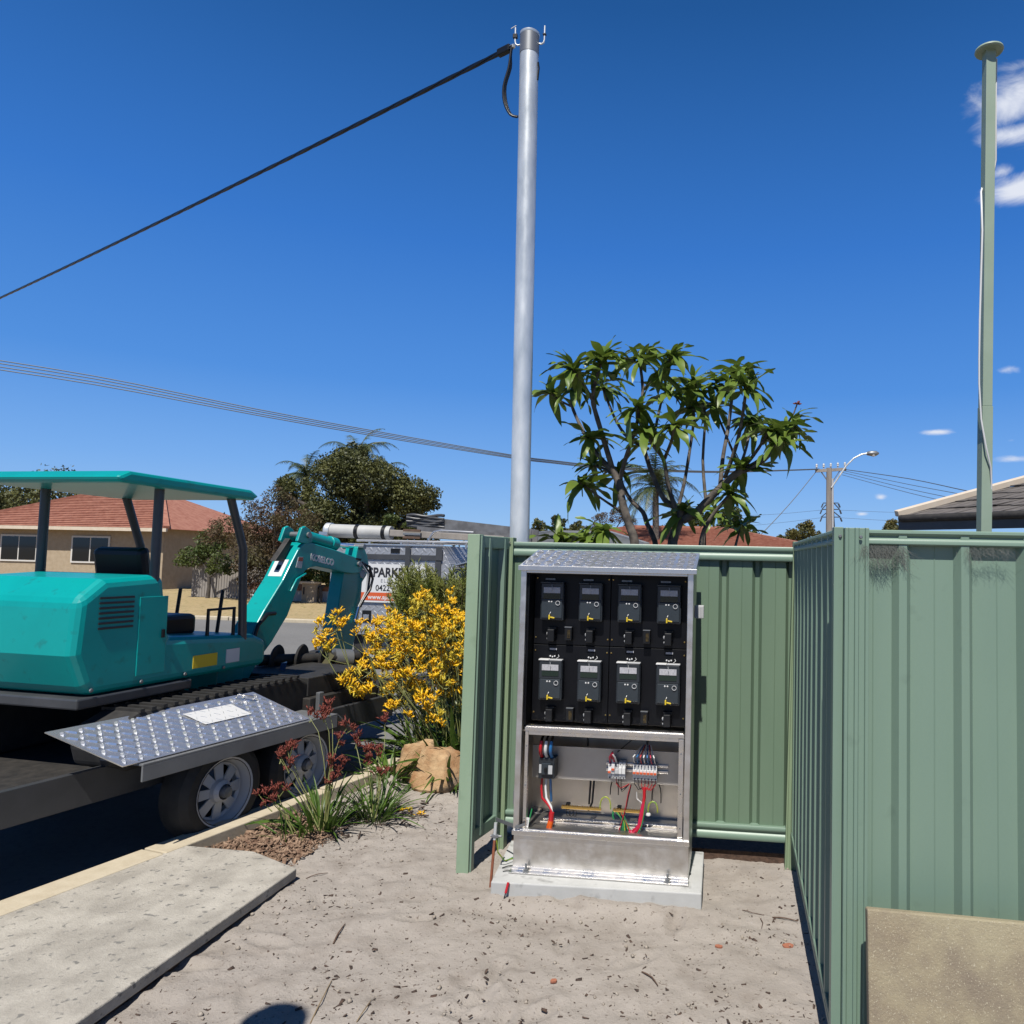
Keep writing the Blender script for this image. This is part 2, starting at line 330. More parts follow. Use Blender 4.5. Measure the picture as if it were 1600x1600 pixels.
m_kerb = mat('limestone_kerb', (.62, .54, .40), (.54, .46, .33), scale=12, rough=.9, bump=.4, bscale=60, bdist=.004)
m_tile = mat('terracotta_tile', (.33, .12, .075), (.46, .21, .14), scale=5, rough=.8)
m_shing = mat('weathered_shingle', (.085, .075, .07), (.19, .17, .155), scale=7, rough=.9, bump=.5, bscale=30, detail=8, st=(1, 3, 1))
m_cream = mat('cream_timber_paint', (.72, .60, .46), (.78, .68, .54), scale=6, rough=.6)
m_pine = mat('grey_weathered_wood', (.26, .235, .21), (.36, .33, .3), scale=5, rough=.85, st=(1, 1, .1), bump=.3, bscale=40)
m_brick = mat('orange_brick', (.38, .17, .10), (.45, .23, .15), scale=14, rough=.85)
m_wallw = mat('white_render', (.72, .70, .66), rough=.8)
m_wallc = mat('cream_brick', (.42, .33, .22), (.5, .4, .28), scale=6, rough=.85)
m_roofg = mat('grey_roof_sheet', (.22, .23, .24), (.27, .28, .29), scale=2, rough=.5)
m_mulch = mat('red_bark_mulch', (.16, .085, .05), (.40, .27, .18), scale=22, rough=.85, world=True, detail=3)
m_gap_shade = mat('under_fence_shade', (.06, .035, .025), (.13, .075, .05), scale=40, rough=.95, bump=.6, bscale=70, bdist=.01)  # dark colour stands in for the shade under the back fence
m_deb = mat('dark_leaf_litter', (.035, .022, .016), (.11, .065, .045), scale=35, rough=.85, world=True)
m_pebble = mat('pale_pebble', (.45, .40, .34), (.30, .25, .20), scale=30, rough=.85, world=True)
m_bchip = mat('broken_brick', (.42, .16, .085), (.34, .12, .07), scale=40, rough=.9)
m_web = mat('dusty_cobweb', (.16, .17, .155), rough=1)
m_wood = mat('brown_timber', (.15, .09, .06), (.09, .05, .03), scale=10, rough=.8)

# sand, asphalt, dry grass
def ground_mat(name, cols, s1, s2, bump, bsc, bd, specks=None):
    cols = [tuple(x*AK for x in c) for c in cols]; specks = (specks[0], specks[1], tuple(x*AK for x in specks[2])) if specks else None
    mt = bpy.data.materials.new(name); mt.use_nodes = True; n = mt.node_tree.nodes; L = mt.node_tree.links.new
    b = n['Principled BSDF']; b.inputs['Roughness'].default_value = .95; b.inputs['Specular IOR Level'].default_value = .15
    g = n.new('ShaderNodeNewGeometry').outputs['Position']
    def nzf(s, d=6, r=.6):
        z = n.new('ShaderNodeTexNoise'); z.inputs['Scale'].default_value = s; z.inputs['Detail'].default_value = d; z.inputs['Roughness'].default_value = r; L(g, z.inputs['Vector']); return z.outputs['Fac']
    def rng_(f, a, b_):
        r = n.new('ShaderNodeMapRange'); r.inputs['From Min'].default_value = a; r.inputs['From Max'].default_value = b_; L(f, r.inputs[0]); return r.outputs[0]
    def mix(f, a, b_):
        x = n.new('ShaderNodeMixRGB'); L(f, x.inputs['Fac'])
        for i, c in ((1, a), (2, b_)):
            if isinstance(c, tuple): x.inputs[i].default_value = (*c, 1)
            else: L(c, x.inputs[i])
        return x.outputs[0]
    col = mix(rng_(nzf(s1), .35, .65), cols[0], cols[1])
    col = mix(rng_(nzf(s2, 4), .5, .72), col, cols[2])
    if specks:
        col = mix(rng_(nzf(specks[0], 2, .5), specks[1], specks[1]+.06), col, specks[2])
    L(col, b.inputs['Base Color'])
    u = n.new('ShaderNodeBump'); u.inputs['Strength'].default_value = bump; u.inputs['Distance'].default_value = bd; L(nzf(bsc, 8, .7), u.inputs['Height']); L(u.outputs[0], b.inputs['Normal'])
    return mt
m_slab2 = ground_mat('aggregate_cement_board', ((.40, .35, .235), (.30, .24, .165), (.23, .185, .145)), 2.2, 4.5, .9, 120, .004, (230, .62, (.50, .45, .33)))
m_sand = ground_mat('grey_building_sand', ((.385, .345, .305), (.45, .405, .362), (.325, .285, .248)), 1.3, 5, .9, 60, .009, (60, .65, (.22, .18, .15)))
m_asph = ground_mat('worn_asphalt', ((.20, .198, .192), (.235, .232, .225), (.17, .168, .165)), .6, 30, .5, 160, .004, (120, .64, (.30, .29, .28)))
m_dryg = ground_mat('dry_lawn', ((.50, .38, .20), (.42, .32, .17), (.56, .45, .26)), 1.2, 14, .8, 60, .02, (6, .62, (.17, .19, .05)))
m_soil = ground_mat('dry_soil', ((.26, .21, .16), (.31, .26, .20), (.2, .16, .12)), .5, 6, .6, 20, .02)

# ------------------------------------------------------------------ the ground
def kx(y): return -2.825+.2348*(y-4.66)
def fbm(x, y, s, o=4): return noise.fractal((x*s, y*s, 3.1), .55, 2.1, o)
def gh(x, y):
    h = .016*fbm(x, y, .9, 3)+.012*fbm(x+5, y, 3.3, 3)+.007*fbm(x, y+9, 10, 4)
    h += .034*math.exp(-((x+.65)**4/.14+(y-3.79)**2/.008))
    h += .02*math.exp(-((x+2.3)**2/.1+(y-5.0)**2/.3))
    return h-.008
nx, ny = 280, 310; ys = np.linspace(1.75, 6.4, ny); P = []
foot = [(random.uniform(-2.6, .2), random.uniform(2.2, 3.8), random.uniform(0, PI)) for _ in range(26)]
for j in range(ny):
    y = ys[j]; x0 = kx(y)-.03
    for i in range(nx):
        u = i/(nx-1); x = x0+(0.62-x0)*u
        z = gh(x, y)
        for (fx, fy, fa) in foot:
            dx, dy = x-fx, y-fy
            if abs(dx) < .2 and abs(dy) < .2:
                a = dx*math.cos(fa)+dy*math.sin(fa); b = -dx*math.sin(fa)+dy*math.cos(fa); q = (a/.13)**2+(b/.05)**2
                if q < 2.5: z += -.013*math.exp(-q*2)+.007*math.exp(-(q-1.2)**2*4)
        P.append((x, y, z))
idx = np.arange(nx*ny).reshape(ny, nx)
F = np.stack([idx[:-1, :-1], idx[:-1, 1:], idx[1:, 1:], idx[1:, :-1]], -1).reshape(-1, 4)
np_mesh('sand_ground', P, F, m_sand, smooth=True, kind='structure')
def sheet(name, m_, x0, x1, y0, y1, z, label=None):
    q = MB().add([(x0, y0, z), (x1, y0, z), (x1, y1, z), (x0, y1, z)], [(0, 1, 2, 3)]); return q.build(name, m_, kind='structure')
sheet('ground', m_soil, -1500, 1500, -1500, 1500, -.12)
q = MB().add([(kx(-6), -6, -.035), (4, -6, -.035), (4, 7.6, -.035), (kx(7.6), 7.6, -.035)], [(0, 1, 2, 3)]); q.build('garden_soil', m_sand, kind='structure')
q = MB().add([(-14, -6, -.055), (kx(-6), -6, -.055), (kx(7.6), 7.6, -.055), (-14, 7.6, -.055)], [(0, 1, 2, 3)]); q.build('driveway', m_asph, kind='structure')
sheet('road', m_asph, -160, 60, 7.6, 17.75, -.055)
sheet('grass_verge', m_dryg, -160, 60, 17.9, 26.0, -.02)
sheet('far_ground', m_dryg, -200, 200, 26.0, 120, -.03)
kb = MB()
xk = -160.0
while xk < 30:
    kb.box((xk+.6, 17.83+random.uniform(-.02, .02), -.03), (1.17, .17, .12), Euler((0, random.uniform(-.006, .006), random.uniform(-.01, .01)))); xk += 1.2
kb.build('road_kerb', m_kerb, kind='structure', bevel=.02)
# garden edging: limestone blocks laid along the driveway
ed = thing('garden_edging', 'pale limestone edging strip between driveway and garden bed', 'kerb', (kx(4.6), 4.6, 0))
yy = 1.5
while yy < 7.4:
    L_ = 1.18; x0, x1 = kx(yy), kx(yy+L_); dz = random.uniform(-.004, .004)
    b = MB().beam((x0-.045, yy+.004, .025+dz), (x1-.045, yy+L_-.004, .025+dz), .165, .085); b.build('edging_block', m_kerb, ed, bevel=.006); yy += L_+.006

def flakes(n, fn, lmin, lmax, asp=.35, th=.15, tilt=.35, zoff=0.0):
    """fn() -> (x, y, z) ; thin little slabs lying on the ground"""
    c = np.array([fn() for _ in range(n)]); L = rng.uniform(0, 1, n)**3.6*(lmax-lmin)+lmin; w = L*rng.uniform(asp*.5, asp*1.5, n); t = w*th*2
    a = rng.uniform(0, 2*PI, n); e = rng.normal(0, tilt, n); e2 = rng.normal(0, tilt, n)
    ax = np.stack([np.cos(a)*np.cos(e), np.sin(a)*np.cos(e), np.sin(e)], -1); bx = np.stack([-np.sin(a)*np.cos(e2), np.cos(a)*np.cos(e2), np.sin(e2)], -1); cx = np.cross(ax, bx)
    vs = []
    for sx in (-1, 1):
        for sy in (-1, 1):
            for sz in (-1, 1):
                k = 1-.35*(sx > 0); vs.append(c+ax*(sx*L/2)[:, None]+bx*(sy*w/2*k)[:, None]+cx*(sz*t/2)[:, None])
    vs = np.stack(vs, 1); vs[..., 2] += (zoff+t*.4)[:, None]
    f = np.array([(0, 1, 3, 2), (4, 6, 7, 5), (0, 4, 5, 1), (2, 3, 7, 6), (0, 2, 6, 4), (1, 5, 7, 3)])
    return vs.reshape(-1, 3), (np.arange(n)[:, None, None]*8+f[None]).reshape(-1, 4)
def okg(x, y): return not (-1.19 < x < -.11 and 3.78 < y) and x > kx(y)+.05 and x < .42 and not (x < -2.2 and y < 3.86)
hot = [(-1.25, 2.6, .3), (-.6, 3.3, .3), (.2, 2.6, .18), (.15, 3.6, .14), (-1.9, 2.5, .2), (-2.1, 4.3, .2), (-1.8, 4.8, .25), (-.9, 3.72, .25), (-1.5, 2.95, .22), (-.9, 2.85, .18), (.1, 2.3, .12), (.2, 2.9, .15), (-2.0, 3.6, .15), (-.1, 3.0, .2), (-1.1, 3.6, .2), (-.4, 2.4, .2)]
def fg():
    while True:
        if random.random() < .5:
            h = random.choice(hot); x, y = random.gauss(h[0], h[2]), random.gauss(h[1], h[2]*.7)
        else: x, y = random.uniform(-3, .36), random.uniform(2.1, 4.7)
        if okg(x, y): return (x, y, gh(x, y))
v1, f1 = flakes(3600, fg, .0016, .026, .40)
np_mesh('leaf_litter', v1, f1, m_deb, kind='stuff', label='dark bark bits and leaf litter scattered over the sand', cat='litter')
v1, f1 = flakes(900, fg, .0025, .016, .8, .4)
np_mesh('pebbles', v1, f1, m_pebble, kind='stuff', label='small pale pebbles and crumbs scattered over the sand', cat='pebbles')
# mulch
q = MB()
pl = [(kx(2.2)+.03, 2.2), (-2.35, 4.02), (-2.33, 4.3), (-2.42, 4.55), (-2.75, 4.72), (kx(4.8)+.03, 4.8)]
pts = [(x, y, gh(x, y)+.008) for x, y in pl]
def inpoly(x, y):
    c = False; j = len(pl)-1
    for i in range(len(pl)):
        if (pl[i][1] > y) != (pl[j][1] > y) and x < (pl[j][0]-pl[i][0])*(y-pl[i][1])/(pl[j][1]-pl[i][1])+pl[i][0]: c = not c
        j = i
    return c
def fm():
    while True:
        x, y = random.uniform(-3.1, -2.3), random.uniform(3.8, 4.8); jx, jy = x+random.gauss(0, .05), y+random.gauss(0, .05)
        if inpoly(jx, jy) and x > kx(y)+.03 and not (x < -2.2 and y < 4.0 and y < 3.80-(x+2.2)*.5): return (x, y, gh(x, y)+random.uniform(0, .022))
v1, f1 = flakes(3600, fm, .012, .05, .4, .15, .5)
np_mesh('bark_mulch', v1, f1, m_mulch, kind='stuff', label='reddish brown bark mulch on the bed beside the limestone edging', cat='mulch')

# single scraps one can point at
def scrap(name, label, cat, px, py, L, w, t, ang, m_, tilt=.1, group=None):
    p = gz(px, py, 0); z = gh(p.x, p.y)
    q = MB(); n = 7; pts_ = []
    for i in range(n):
        a = 2*PI*i/n; r = random.uniform(.75, 1.1); pts_.append((math.cos(a)*L/2*r, math.sin(a)*w/2*r))
    q.prism(pts_, 0, t, axis=2)
    e = Euler((random.uniform(-tilt, tilt), random.uniform(-tilt, tilt), ang)).to_matrix()
    q.v = [tuple(e @ V(v)+V((p.x, p.y, z+.001))) for v in q.v]
    o = q.build(name, m_, bevel=.001); return tag(o, label, cat, group)
scrap('brick_chip', 'flat orange brick chip on the sand near the side fence', 'brick chip', 1231, 1473, .055, .04, .006, .5, m_bchip)
scrap('brick_chip', 'small dark red brick chip on open sand right of middle', 'brick chip', 1123, 1480, .045, .022, .008, -.2, m_bchip)
scrap('brick_chip', 'lone brown brick chip low in the middle of the sand', 'brick chip', 865, 1533, .035, .024, .009, .4, m_bchip)
scrap('dry_leaf', 'curled brown leaf just in front of the concrete plinth slab', 'leaf', 868, 1398, .05, .022, .01, .1, m_deadl if 'm_deadl' in globals() else m_leafd)
def twig(label, p0, p1, r=.0018, sag=.004, m_=None, name='twig', cat='twig'):
    a, b = gz(*p0), gz(*p1); a.z = gh(a.x, a.y)+r; b.z = gh(b.x, b.y)+r*2; md = (a+b)/2; md.z = gh(md.x, md.y)+r*2+sag; md += V((random.uniform(-.01, .01), random.uniform(-.01, .01), 0))
    MB().tube([a, a.lerp(md, .5)+V((0, 0, .002)), md, md.lerp(b, .5), b], [r, r*1.1, r, r*.9, r*.6], 6).build(name, m_ or m_wood, smooth=60, label=label, cat=cat)
twig('long thin dark twig pointing at the side fence', (1160, 1415), (1194, 1423))
twig('dark straight twig with sharp end beside the side fence', (1207, 1426), (1247, 1435), .003)
twig('short upright-lying twig below the two long dark twigs', (1188, 1428), (1190, 1443))
twig('dark stick lying alone on the left of the sand', (521, 1472), (539, 1446), .0035)
twig('long pale straw stalk at the bottom left of the sand', (485, 1597), (518, 1534), .0022, .01, m_leafd)
twig('faint pale straw stalk low on the sand right of the longer stalk', (557, 1598), (580, 1562), .002, .01, m_leafd)
twig('thin dark wire offcut lying across the left sand', (478, 1372), (512, 1362), .002)
twig('brown twig at the bottom centre right of the sand', (1003, 1518), (1028, 1540), .003)

# old path slab, bottom left
q = MB().add([(-1.27, 4.50, .045), (.37, 4.50, .045), (.37, 7.4, .045), (-1.27, 7.4, .045)], [(0, 1, 2, 3)]); q.add([(-1.27, 4.50, -.05), (.37, 4.50, -.05), (.37, 4.50, .0449), (-1.27, 4.50, .0449)], [(0, 1, 2, 3)]); q.build('under_fence_dark_sheet', m_gap_shade, kind='structure')  # dark sheet that fills the fence's bottom gap with painted shade
ps = thing('path_slab', 'worn pale concrete path slab with chipped edge over a dark painted gap beside mulch', 'slab', (-2.8, 3.1, 0))
q = MB(); q.prism([(-2.2, 3.80), (-2.55, 3.97), (kx(3.97)+.02, 3.98), (kx(1.6)+.02, 1.6), (-2.2, 1.6)], .012, .062, axis=2); q.build('slab', m_path, ps, bevel=.006)
q = MB(); q.prism([(-2.23, 3.77), (-2.56, 3.93), (kx(3.9)+.06, 3.95), (kx(1.65)+.06, 1.65), (-2.23, 1.65)], -.02, .012, axis=2); q.build('dark_gap_under_slab', m_wood, ps)  # inset dark block painting the shaded gap beneath the slab

# ------------------------------------------------------------------ steel fences
def rib_profile(L, h=.034, per=.19, start=.045, pan=None):
    """top view polyline (x, y): flat pan with a rib every .19 m and a faint crease mid pan"""
    P = [(0, 0)]; x = start
    while x+.06 < L:
        P += [(x-.060, 0), (x-.058, h*.06), (x-.055, 0)] if x-.06 > P[-1][0] else []
        P += [(x, 0), (x+.018, h), (x+.042, h), (x+.058, 0)]; x += per
    P.append((L, 0)); return P
def rail_profile(kind):
    h = kind
    return [(-.027, 0), (-.030, -.06*h), (-.031, -.22*h), (-.026, -.34*h), (-.019, -.42*h), (-.019, -.50*h), (-.027, -.60*h), (-.030, -.74*h), (-.030, -.92*h), (-.026, -h),
            (.026, -h), (.030, -.92*h), (.030, -.06*h), (.026, 0)]
def fence(name, label, loc, rotz, L, ztop, zbot, rail_h, side, msheet, mrail, posts, sheets=.78, start=.045, rib=.034):
    t = thing(name, label, 'fence', loc, rotz); T = WM[t.name]
    for (nm, zt) in (('top_rail', ztop), ('bottom_rail', zbot+rail_h)):
        q = MB(); q.prism([(y, z+zt) for y, z in rail_profile(rail_h)], .0, L, axis=0); q.build(nm, mrail, t, world=False, smooth=35)
    P = rib_profile(L, rib*side, start=start); x0 = 0; k = 0
    n = max(1, round(L/sheets)); cuts = [L*i/n for i in range(n+1)]
    for a, b in zip(cuts[:-1], cuts[1:]):
        pts = []
        def yat(x):
            for (u, v) in zip(P[:-1], P[1:]):
                if u[0] <= x <= v[0]: return u[1]+(v[1]-u[1])*(x-u[0])/max(1e-9, v[0]-u[0])
            return 0
        pts = [(a, yat(a))]+[p for p in P if a < p[0] < b]+[(b+.012, yat(b))]
        dy = -.0012*(k % 2); q = MB(); vs = []
        for z in (zbot+.02, ztop-.01):
            for (x, y) in pts: vs.append((x, y+dy, z))
        m_ = len(pts); q.add(vs, [(i, i+1, m_+i+1, m_+i) for i in range(m_-1)]); q.build('sheet', msheet, t, world=False); k += 1
    for (px_, py_, w, d, zt, mm_, zb, tl) in posts:
        q = MB(); hw, hd = w/2, d/2
        if w > .05:   # ribbed jacket post
            sec = [(-hw, -hd), (-hw*.72, -hd), (-hw*.66, -hd*.82), (-hw*.2, -hd*.82), (-hw*.14, -hd), (hw*.14, -hd), (hw*.2, -hd*.82), (hw*.66, -hd*.82), (hw*.72, -hd), (hw, -hd), (hw, hd), (-hw, hd)]
        else: sec = [(-hw, -hd), (hw, -hd), (hw, hd), (-hw, hd)]
        q.prism(sec, zb, zt, axis=2); q.v = [(x+px_+tl*(z-zb), y+py_, z) for x, y, z in q.v]
        o = q.build('post', mm_, t, world=False, bevel=.0015)
        sc = MB().lathe([(0, -.004), (.004, -.004), (.006, 0)], (px_+tl*(zt-.03-zb)+hw*.3, py_-hd-.002, zt-.03), 8, (0, 1, 0)); sc.build('screw', m_galvd, o, world=False)
    return t
f_back = fence('steel_fence', 'green corrugated steel back fence behind the open meter cabinet', (-1.300, 4.46, 0), 0, 1.655, 1.768, .128, .082, 1, m_fence_d, m_fence,
               [(-.025, -.012, .058, .07, 1.792, m_post2, -.05, 0), (1.632, -.02, .062, .075, 1.80, m_post2, -.05, .016)], start=.075)
f_side = fence('steel_fence', 'dark shaded green side fence running back from the near corner post', (.362, 4.40, 0), -PI/2, 1.80, 1.795, .150, .05, -1, m_fence, m_fence, [], start=.02, rib=.028)
f_near = fence('steel_fence', 'sunlit green fence panel at right with cobwebs under its rail', (.405, 2.565, 0), 0, 3.4, 1.792, .10, .048, -1, m_fence, m_fence,
               [(-.068, .02, .030, .05, 1.80, m_fence, -.05, 0), (-.0145, .0, .075, .075, 1.797, m_fence, -.05, 0), (2.4, .06, .06, .06, 1.79, m_fence, -.05, 0)], start=.10, rib=.026)
ang = math.atan2(4.07-4.44, -1.405+1.345)
f_stub = fence('steel_fence', 'short green return fence in shade at the left of the cabinet', (-1.345, 4.44, 0), ang, .37, 1.792, .135, .07, 1, m_fence, m_fence, [], start=.04)
q = MB(); q.bb(-1.440, -1.372, 4.035, 4.105, -.05, 1.797)
q.build('post', m_post, f_stub, bevel=.003)
q = MB(); q.bb(-1.371, -1.362, 4.05, 4.095, -.05, 1.79); q.build('post_lip', m_fence, f_stub, bevel=.001)

# cobwebs under the near rail
def web(label, x0, x1, zt, drop, n, y):
    pts_v, pts_f = [], []
    for i in range(n):
        a = V((random.uniform(x0, x1), y+random.uniform(-.02, .0), zt-random.random()**2*drop*.3)); ang_ = random.uniform(-1.2, 1.2); l = random.uniform(.02, .1)*drop/.1
        b = a+V((math.sin(ang_)*l, random.uniform(-.008, .008), -abs(math.cos(ang_))*l)); w_ = V((.0005, 0, .0003))
        md = (a+b)/2+V((random.uniform(-.012, .012), 0, random.uniform(-.01, .01))); k = len(pts_v)
        pts_v += [a, a+w_, md, md+w_, b, b+w_]; pts_f += [(k, k+1, k+3, k+2), (k+2, k+3, k+5, k+4)]
    np_mesh('cobweb', [tuple(p) for p in pts_v], pts_f, m_web, kind='stuff', label=label, cat='cobweb')
web('grey dusty cobweb in the left corner under the near fence rail', .40, .535, 1.742, .085, 420, 2.54)
web('thin cobweb under the near fence rail between the ribs', .72, .86, 1.742, .06, 150, 2.535)

# leaning cement sheet slab
a = gy(1355, 1420, 2.40)
sl_ = thing('leaning_slab', 'weathered cement slab leaning on the near fence panel', 'slab', (a.x+.45, 2.3, 0))
q = MB(); q.box((0, 0, 0), (1.3, .042, .80)); Rm = Matrix.Rotation(R(-13), 3, 'X') @ Matrix.Rotation(R(.9), 3, 'Y')
tl = Rm @ V((-.65, -.021, .40)); off = a-tl
q.v = [tuple(Rm @ V(v)+off) for v in q.v]
q.build('slab', m_slab2, sl_, bevel=.005)

# ------------------------------------------------------------------ plinth slab and meter cabinet
q = MB(); q.prism([(-1.172, 3.795), (-.132, 3.842), (-.142, 4.385), (-1.235, 4.36)], -.04, .07, axis=2)
q.build('concrete_slab', m_conc, bevel=.006, label='new pale grey concrete slab under the meter cabinet', cat='slab')
CX0, CX1, CY, CZ = -1.112, -.203, 3.95, .071
cab = thing('meter_cabinet', 'tall open aluminium electricity meter cabinet with checker plate roof', 'cabinet', ((CX0+CX1)/2, CY, CZ))
D = .35; X0, X1 = CX0, CX1
def part(q, name, m_, par=cab, **k): return q.build(name, m_, par, **k)
q = MB()   # plinth: folded aluminium with a foot flange
q.bb(X0+.004, X1-.002, CY+.004, CY+D-.01, .079, .262); part(q, 'plinth', m_alu, bevel=.002)
q = MB().bb(X0-.004, X1+.004, CY-.045, CY+.003, .072, .079); q.bb(X0, X1, CY-.006, CY+.003, .079, .093); part(q, 'foot_flange', m_alu2, bevel=.001)
for bx in (X0+.082, X1-.103):
    q = MB(); z0 = .079; q.lathe([(.017, 0), (.017, .004), (.010, .004), (.010, .014), (.0055, .014), (.0055, .04), (0, .04)], (bx, CY-.026, z0), 8); part(q, 'anchor_bolt', m_galvd)
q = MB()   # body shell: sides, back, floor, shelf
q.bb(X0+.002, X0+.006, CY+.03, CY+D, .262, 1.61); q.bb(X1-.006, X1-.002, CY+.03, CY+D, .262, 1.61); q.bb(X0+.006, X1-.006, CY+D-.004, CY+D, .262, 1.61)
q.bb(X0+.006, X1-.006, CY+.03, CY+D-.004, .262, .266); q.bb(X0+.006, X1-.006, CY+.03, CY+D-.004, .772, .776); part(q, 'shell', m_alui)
q = MB()   # front frame
q.bb(X0, X0+.030, CY, CY+.03, .262, 1.615); q.bb(X1-.030, X1, CY, CY+.03, .262, 1.615); q.bb(X0+.0302, X1-.0302, CY+.001, CY+.03, 1.597, 1.615); q.bb(X0+.0302, X1-.0302, CY+.001, CY+.03, .262, .282)
part(q, 'front_frame', m_alu, bevel=.002)
q = MB().bb(X0-.003, X1+.003, CY-.012, CY-.001, .252, .276); part(q, 'drip_sill', m_alu2, bevel=.002)
q = MB()   # inner frames
q.bb(X0+.046, X0+.064, CY+.012, CY+.040, .285, .776); q.bb(X1-.062, X1-.036, CY+.012, CY+.040, .285, .772); q.bb(X0+.044, X1-.034, CY+.008, CY+.040, .777, .797); q.bb(X0+.05, X1-.04, CY+.014, CY+.06, .7975, .803); q.bb(X0+.064, X1-.062, CY+.014, CY+.04, .757, .7765)
part(q, 'inner_frame', m_alu2, bevel=.0015)
for z_ in (.33, .50, .70):
    part(MB().lathe([(0, -.003), (.004, -.003), (.004, 0)], (X0+.055, CY+.012, z_), 8, (0, 1, 0)), 'rivet', m_galvd)
    part(MB().lathe([(0, -.003), (.004, -.003), (.004, 0)], (X1-.049, CY+.012, z_), 8, (0, 1, 0)), 'rivet', m_galvd)
# hood
hy0, hy1, hz0, hz1 = CY-.018, CY+.37, 1.634, 1.722
q = MB(); q.prism([(hy0, hz0), (hy0, hz0-.006), (hy1, hz0-.006), (hy1, hz1)], X0-.006, X1+.012, axis=0); rf = part(q, 'roof', m_roofal)
q = MB(); sl2 = (hz1-hz0)/(hy1-hy0); k = 0
for j in range(9):
    for i in range(23):
        x = X0+.022+i*.054; y = hy0+.024+j*.054
        if x > X1-.02 or y > hy1-.02: continue
        an = R(45 if (i+j) % 2 else -45); ca, sa = math.cos(an), math.sin(an); L2, w2 = .032, .0105
        def P3(u, w, h): xx, yy = x+u*ca-w*sa, y+u*sa+w*ca; return (xx, yy, hz0+(yy-hy0)*sl2+h)
        q.add([P3(-L2, 0, 0), P3(-L2*.5, -w2, 0), P3(L2*.5, -w2, 0), P3(L2, 0, 0), P3(L2*.5, w2, 0), P3(-L2*.5, w2, 0), P3(-L2*.5, 0, .0095), P3(L2*.5, 0, .0095)],
              [(0, 1, 6), (1, 2, 7, 6), (2, 3, 7), (3, 4, 7), (4, 5, 6, 7), (5, 0, 6)])
part(q, 'tread_bars', m_roofal, rf, smooth=80, kind='stuff')
q = MB(); q.bb(X0-.010, X1+.016, hy0-.004, hy0-.0005, hz0-.024, hz0+.001); part(q, 'roof_lip', m_alu2, bevel=.001)
q = MB(); q.bb(X1-.001, X1+.046, CY+.19, CY+.25, 1.372, 1.440); sh_ = part(q, 'side_latch', m_lightgrey, bevel=.003)
for k in range(4): part(MB().bb(X1+.008+k*.009, X1+.011+k*.009, CY+.188, CY+.1895, 1.38, 1.43), 'latch_print', m_inkg, sh_)
q = MB(); q.bb(X0-.007, X0-.0005, CY+.01, CY+.03, 1.35, 1.42); part(q, 'hinge', m_galvd, bevel=.002)
q = MB(); q.bb(X0-.007, X0-.0005, CY+.01, CY+.03, .40, .47); part(q, 'hinge', m_galvd, bevel=.002)
# upper compartment liners + four black hinged panels
q = MB(); q.bb(X0+.0302, X0+.040, CY+.032, CY+.16, .80, 1.596); q.bb(X1-.036, X1-.0302, CY+.032, CY+.16, .80, 1.596); q.bb(X0+.04, X1-.036, CY+.032, CY+.16, 1.590, 1.5965); q.bb(X0+.04, X1-.036, CY+.175, CY+.18, .80, 1.59); part(q, 'liner', m_blackp)
PY = CY+.14; xm = -.652
for (a_, b_, c_, d_, sc_) in ((X0+.042, xm-.002, 1.214, 1.588, 1), (xm+.001, X1-.038, 1.214, 1.588, 0), (X0+.042, xm-.004, .806, 1.209, 1), (xm-.001, X1-.038, .806, 1.209, 0)):
    p_ = part(MB().bb(a_, b_, PY, PY+.012, c_, d_), 'panel', m_blackp, bevel=.0015)
    for zz in ((c_+.035, d_-.02) if c_ > 1 else (c_+.045, d_-.03)):
        for xx in ((b_-.010) if sc_ else (a_+.010), (a_+.012) if sc_ else (b_-.012)):
            part(MB().lathe([(0, -.005), (.004, -.004), (.0045, 0)], (xx, PY, zz), 8, (0, 1, 0)), 'screw', m_brass, p_)
# meters
MX = [-.961, -.752, -.543, -.334]
def meter(x, zt, zb, top):
    fy = PY-.062
    bd = part(MB().bb(x-.064, x+.064, fy+.012, PY-.0005, zb, zt), 'meter', m_meter, bevel=.006, bseg=3)
    P_ = lambda q, n, m_, **k: part(q, n, m_, bd, **k)
    P_(MB().bb(x-.056, x+.056, fy+.004, fy+.013, zb+.012, zb+.112), 'cover', m_meterc, bevel=.003)
    P_(MB().bb(x-.060, x+.060, fy+.006, fy+.0125, zb+.1125, zt-.004), 'display_bezel', m_meter, bevel=.004)
    P_(MB().bb(x-.045, x+.045, fy+.001, fy+.0055, zt-.055, zt-.024), 'display', m_lcd, bevel=.001)
    P_(MB().bb(x-.045, x+.045, fy+.003, fy+.0055, zt-.084, zt-.058), 'window', m_glassd)
    for k in (-.013, .001): P_(MB().lathe([(0, -.003), (.0042, -.002), (.0045, 0)], (x+k-.002, fy+.004, zb+.100), 10, (0, 1, 0)), 'indicator', m_white)
    P_(MB().lathe([(.0125, 0), (.0125, -.006), (.0098, -.006), (.0098, 0)], (x+.034, fy+.004, zb+.093), 16, (0, 1, 0)), 'port_ring', m_lightgrey, smooth=40)
    q = MB().bb(x-.013, x-.005, fy-.010, fy+.003, zb+.006, zb+.030); q.beam((x-.004, fy-.006, zb+.018), (x+.020, fy-.008, zb+.014), .008, .007); P_(q, 'seal_tag', m_yel, bevel=.0015)
    P_(MB().tube([(x-.009, fy, zb+.03), (x-.006, fy-.006, zb+.038), (x-.004, fy+.003, zb+.044)], .0018, 6), 'seal_wire', m_white)
    P_(MB().tube([(x+.0, fy-.001, zt-.01), (x+.003, fy-.006, zt-.03), (x+.001, fy-.001, zt-.05)], .0012, 5), 'seal_wire', m_lightgrey)
    return bd
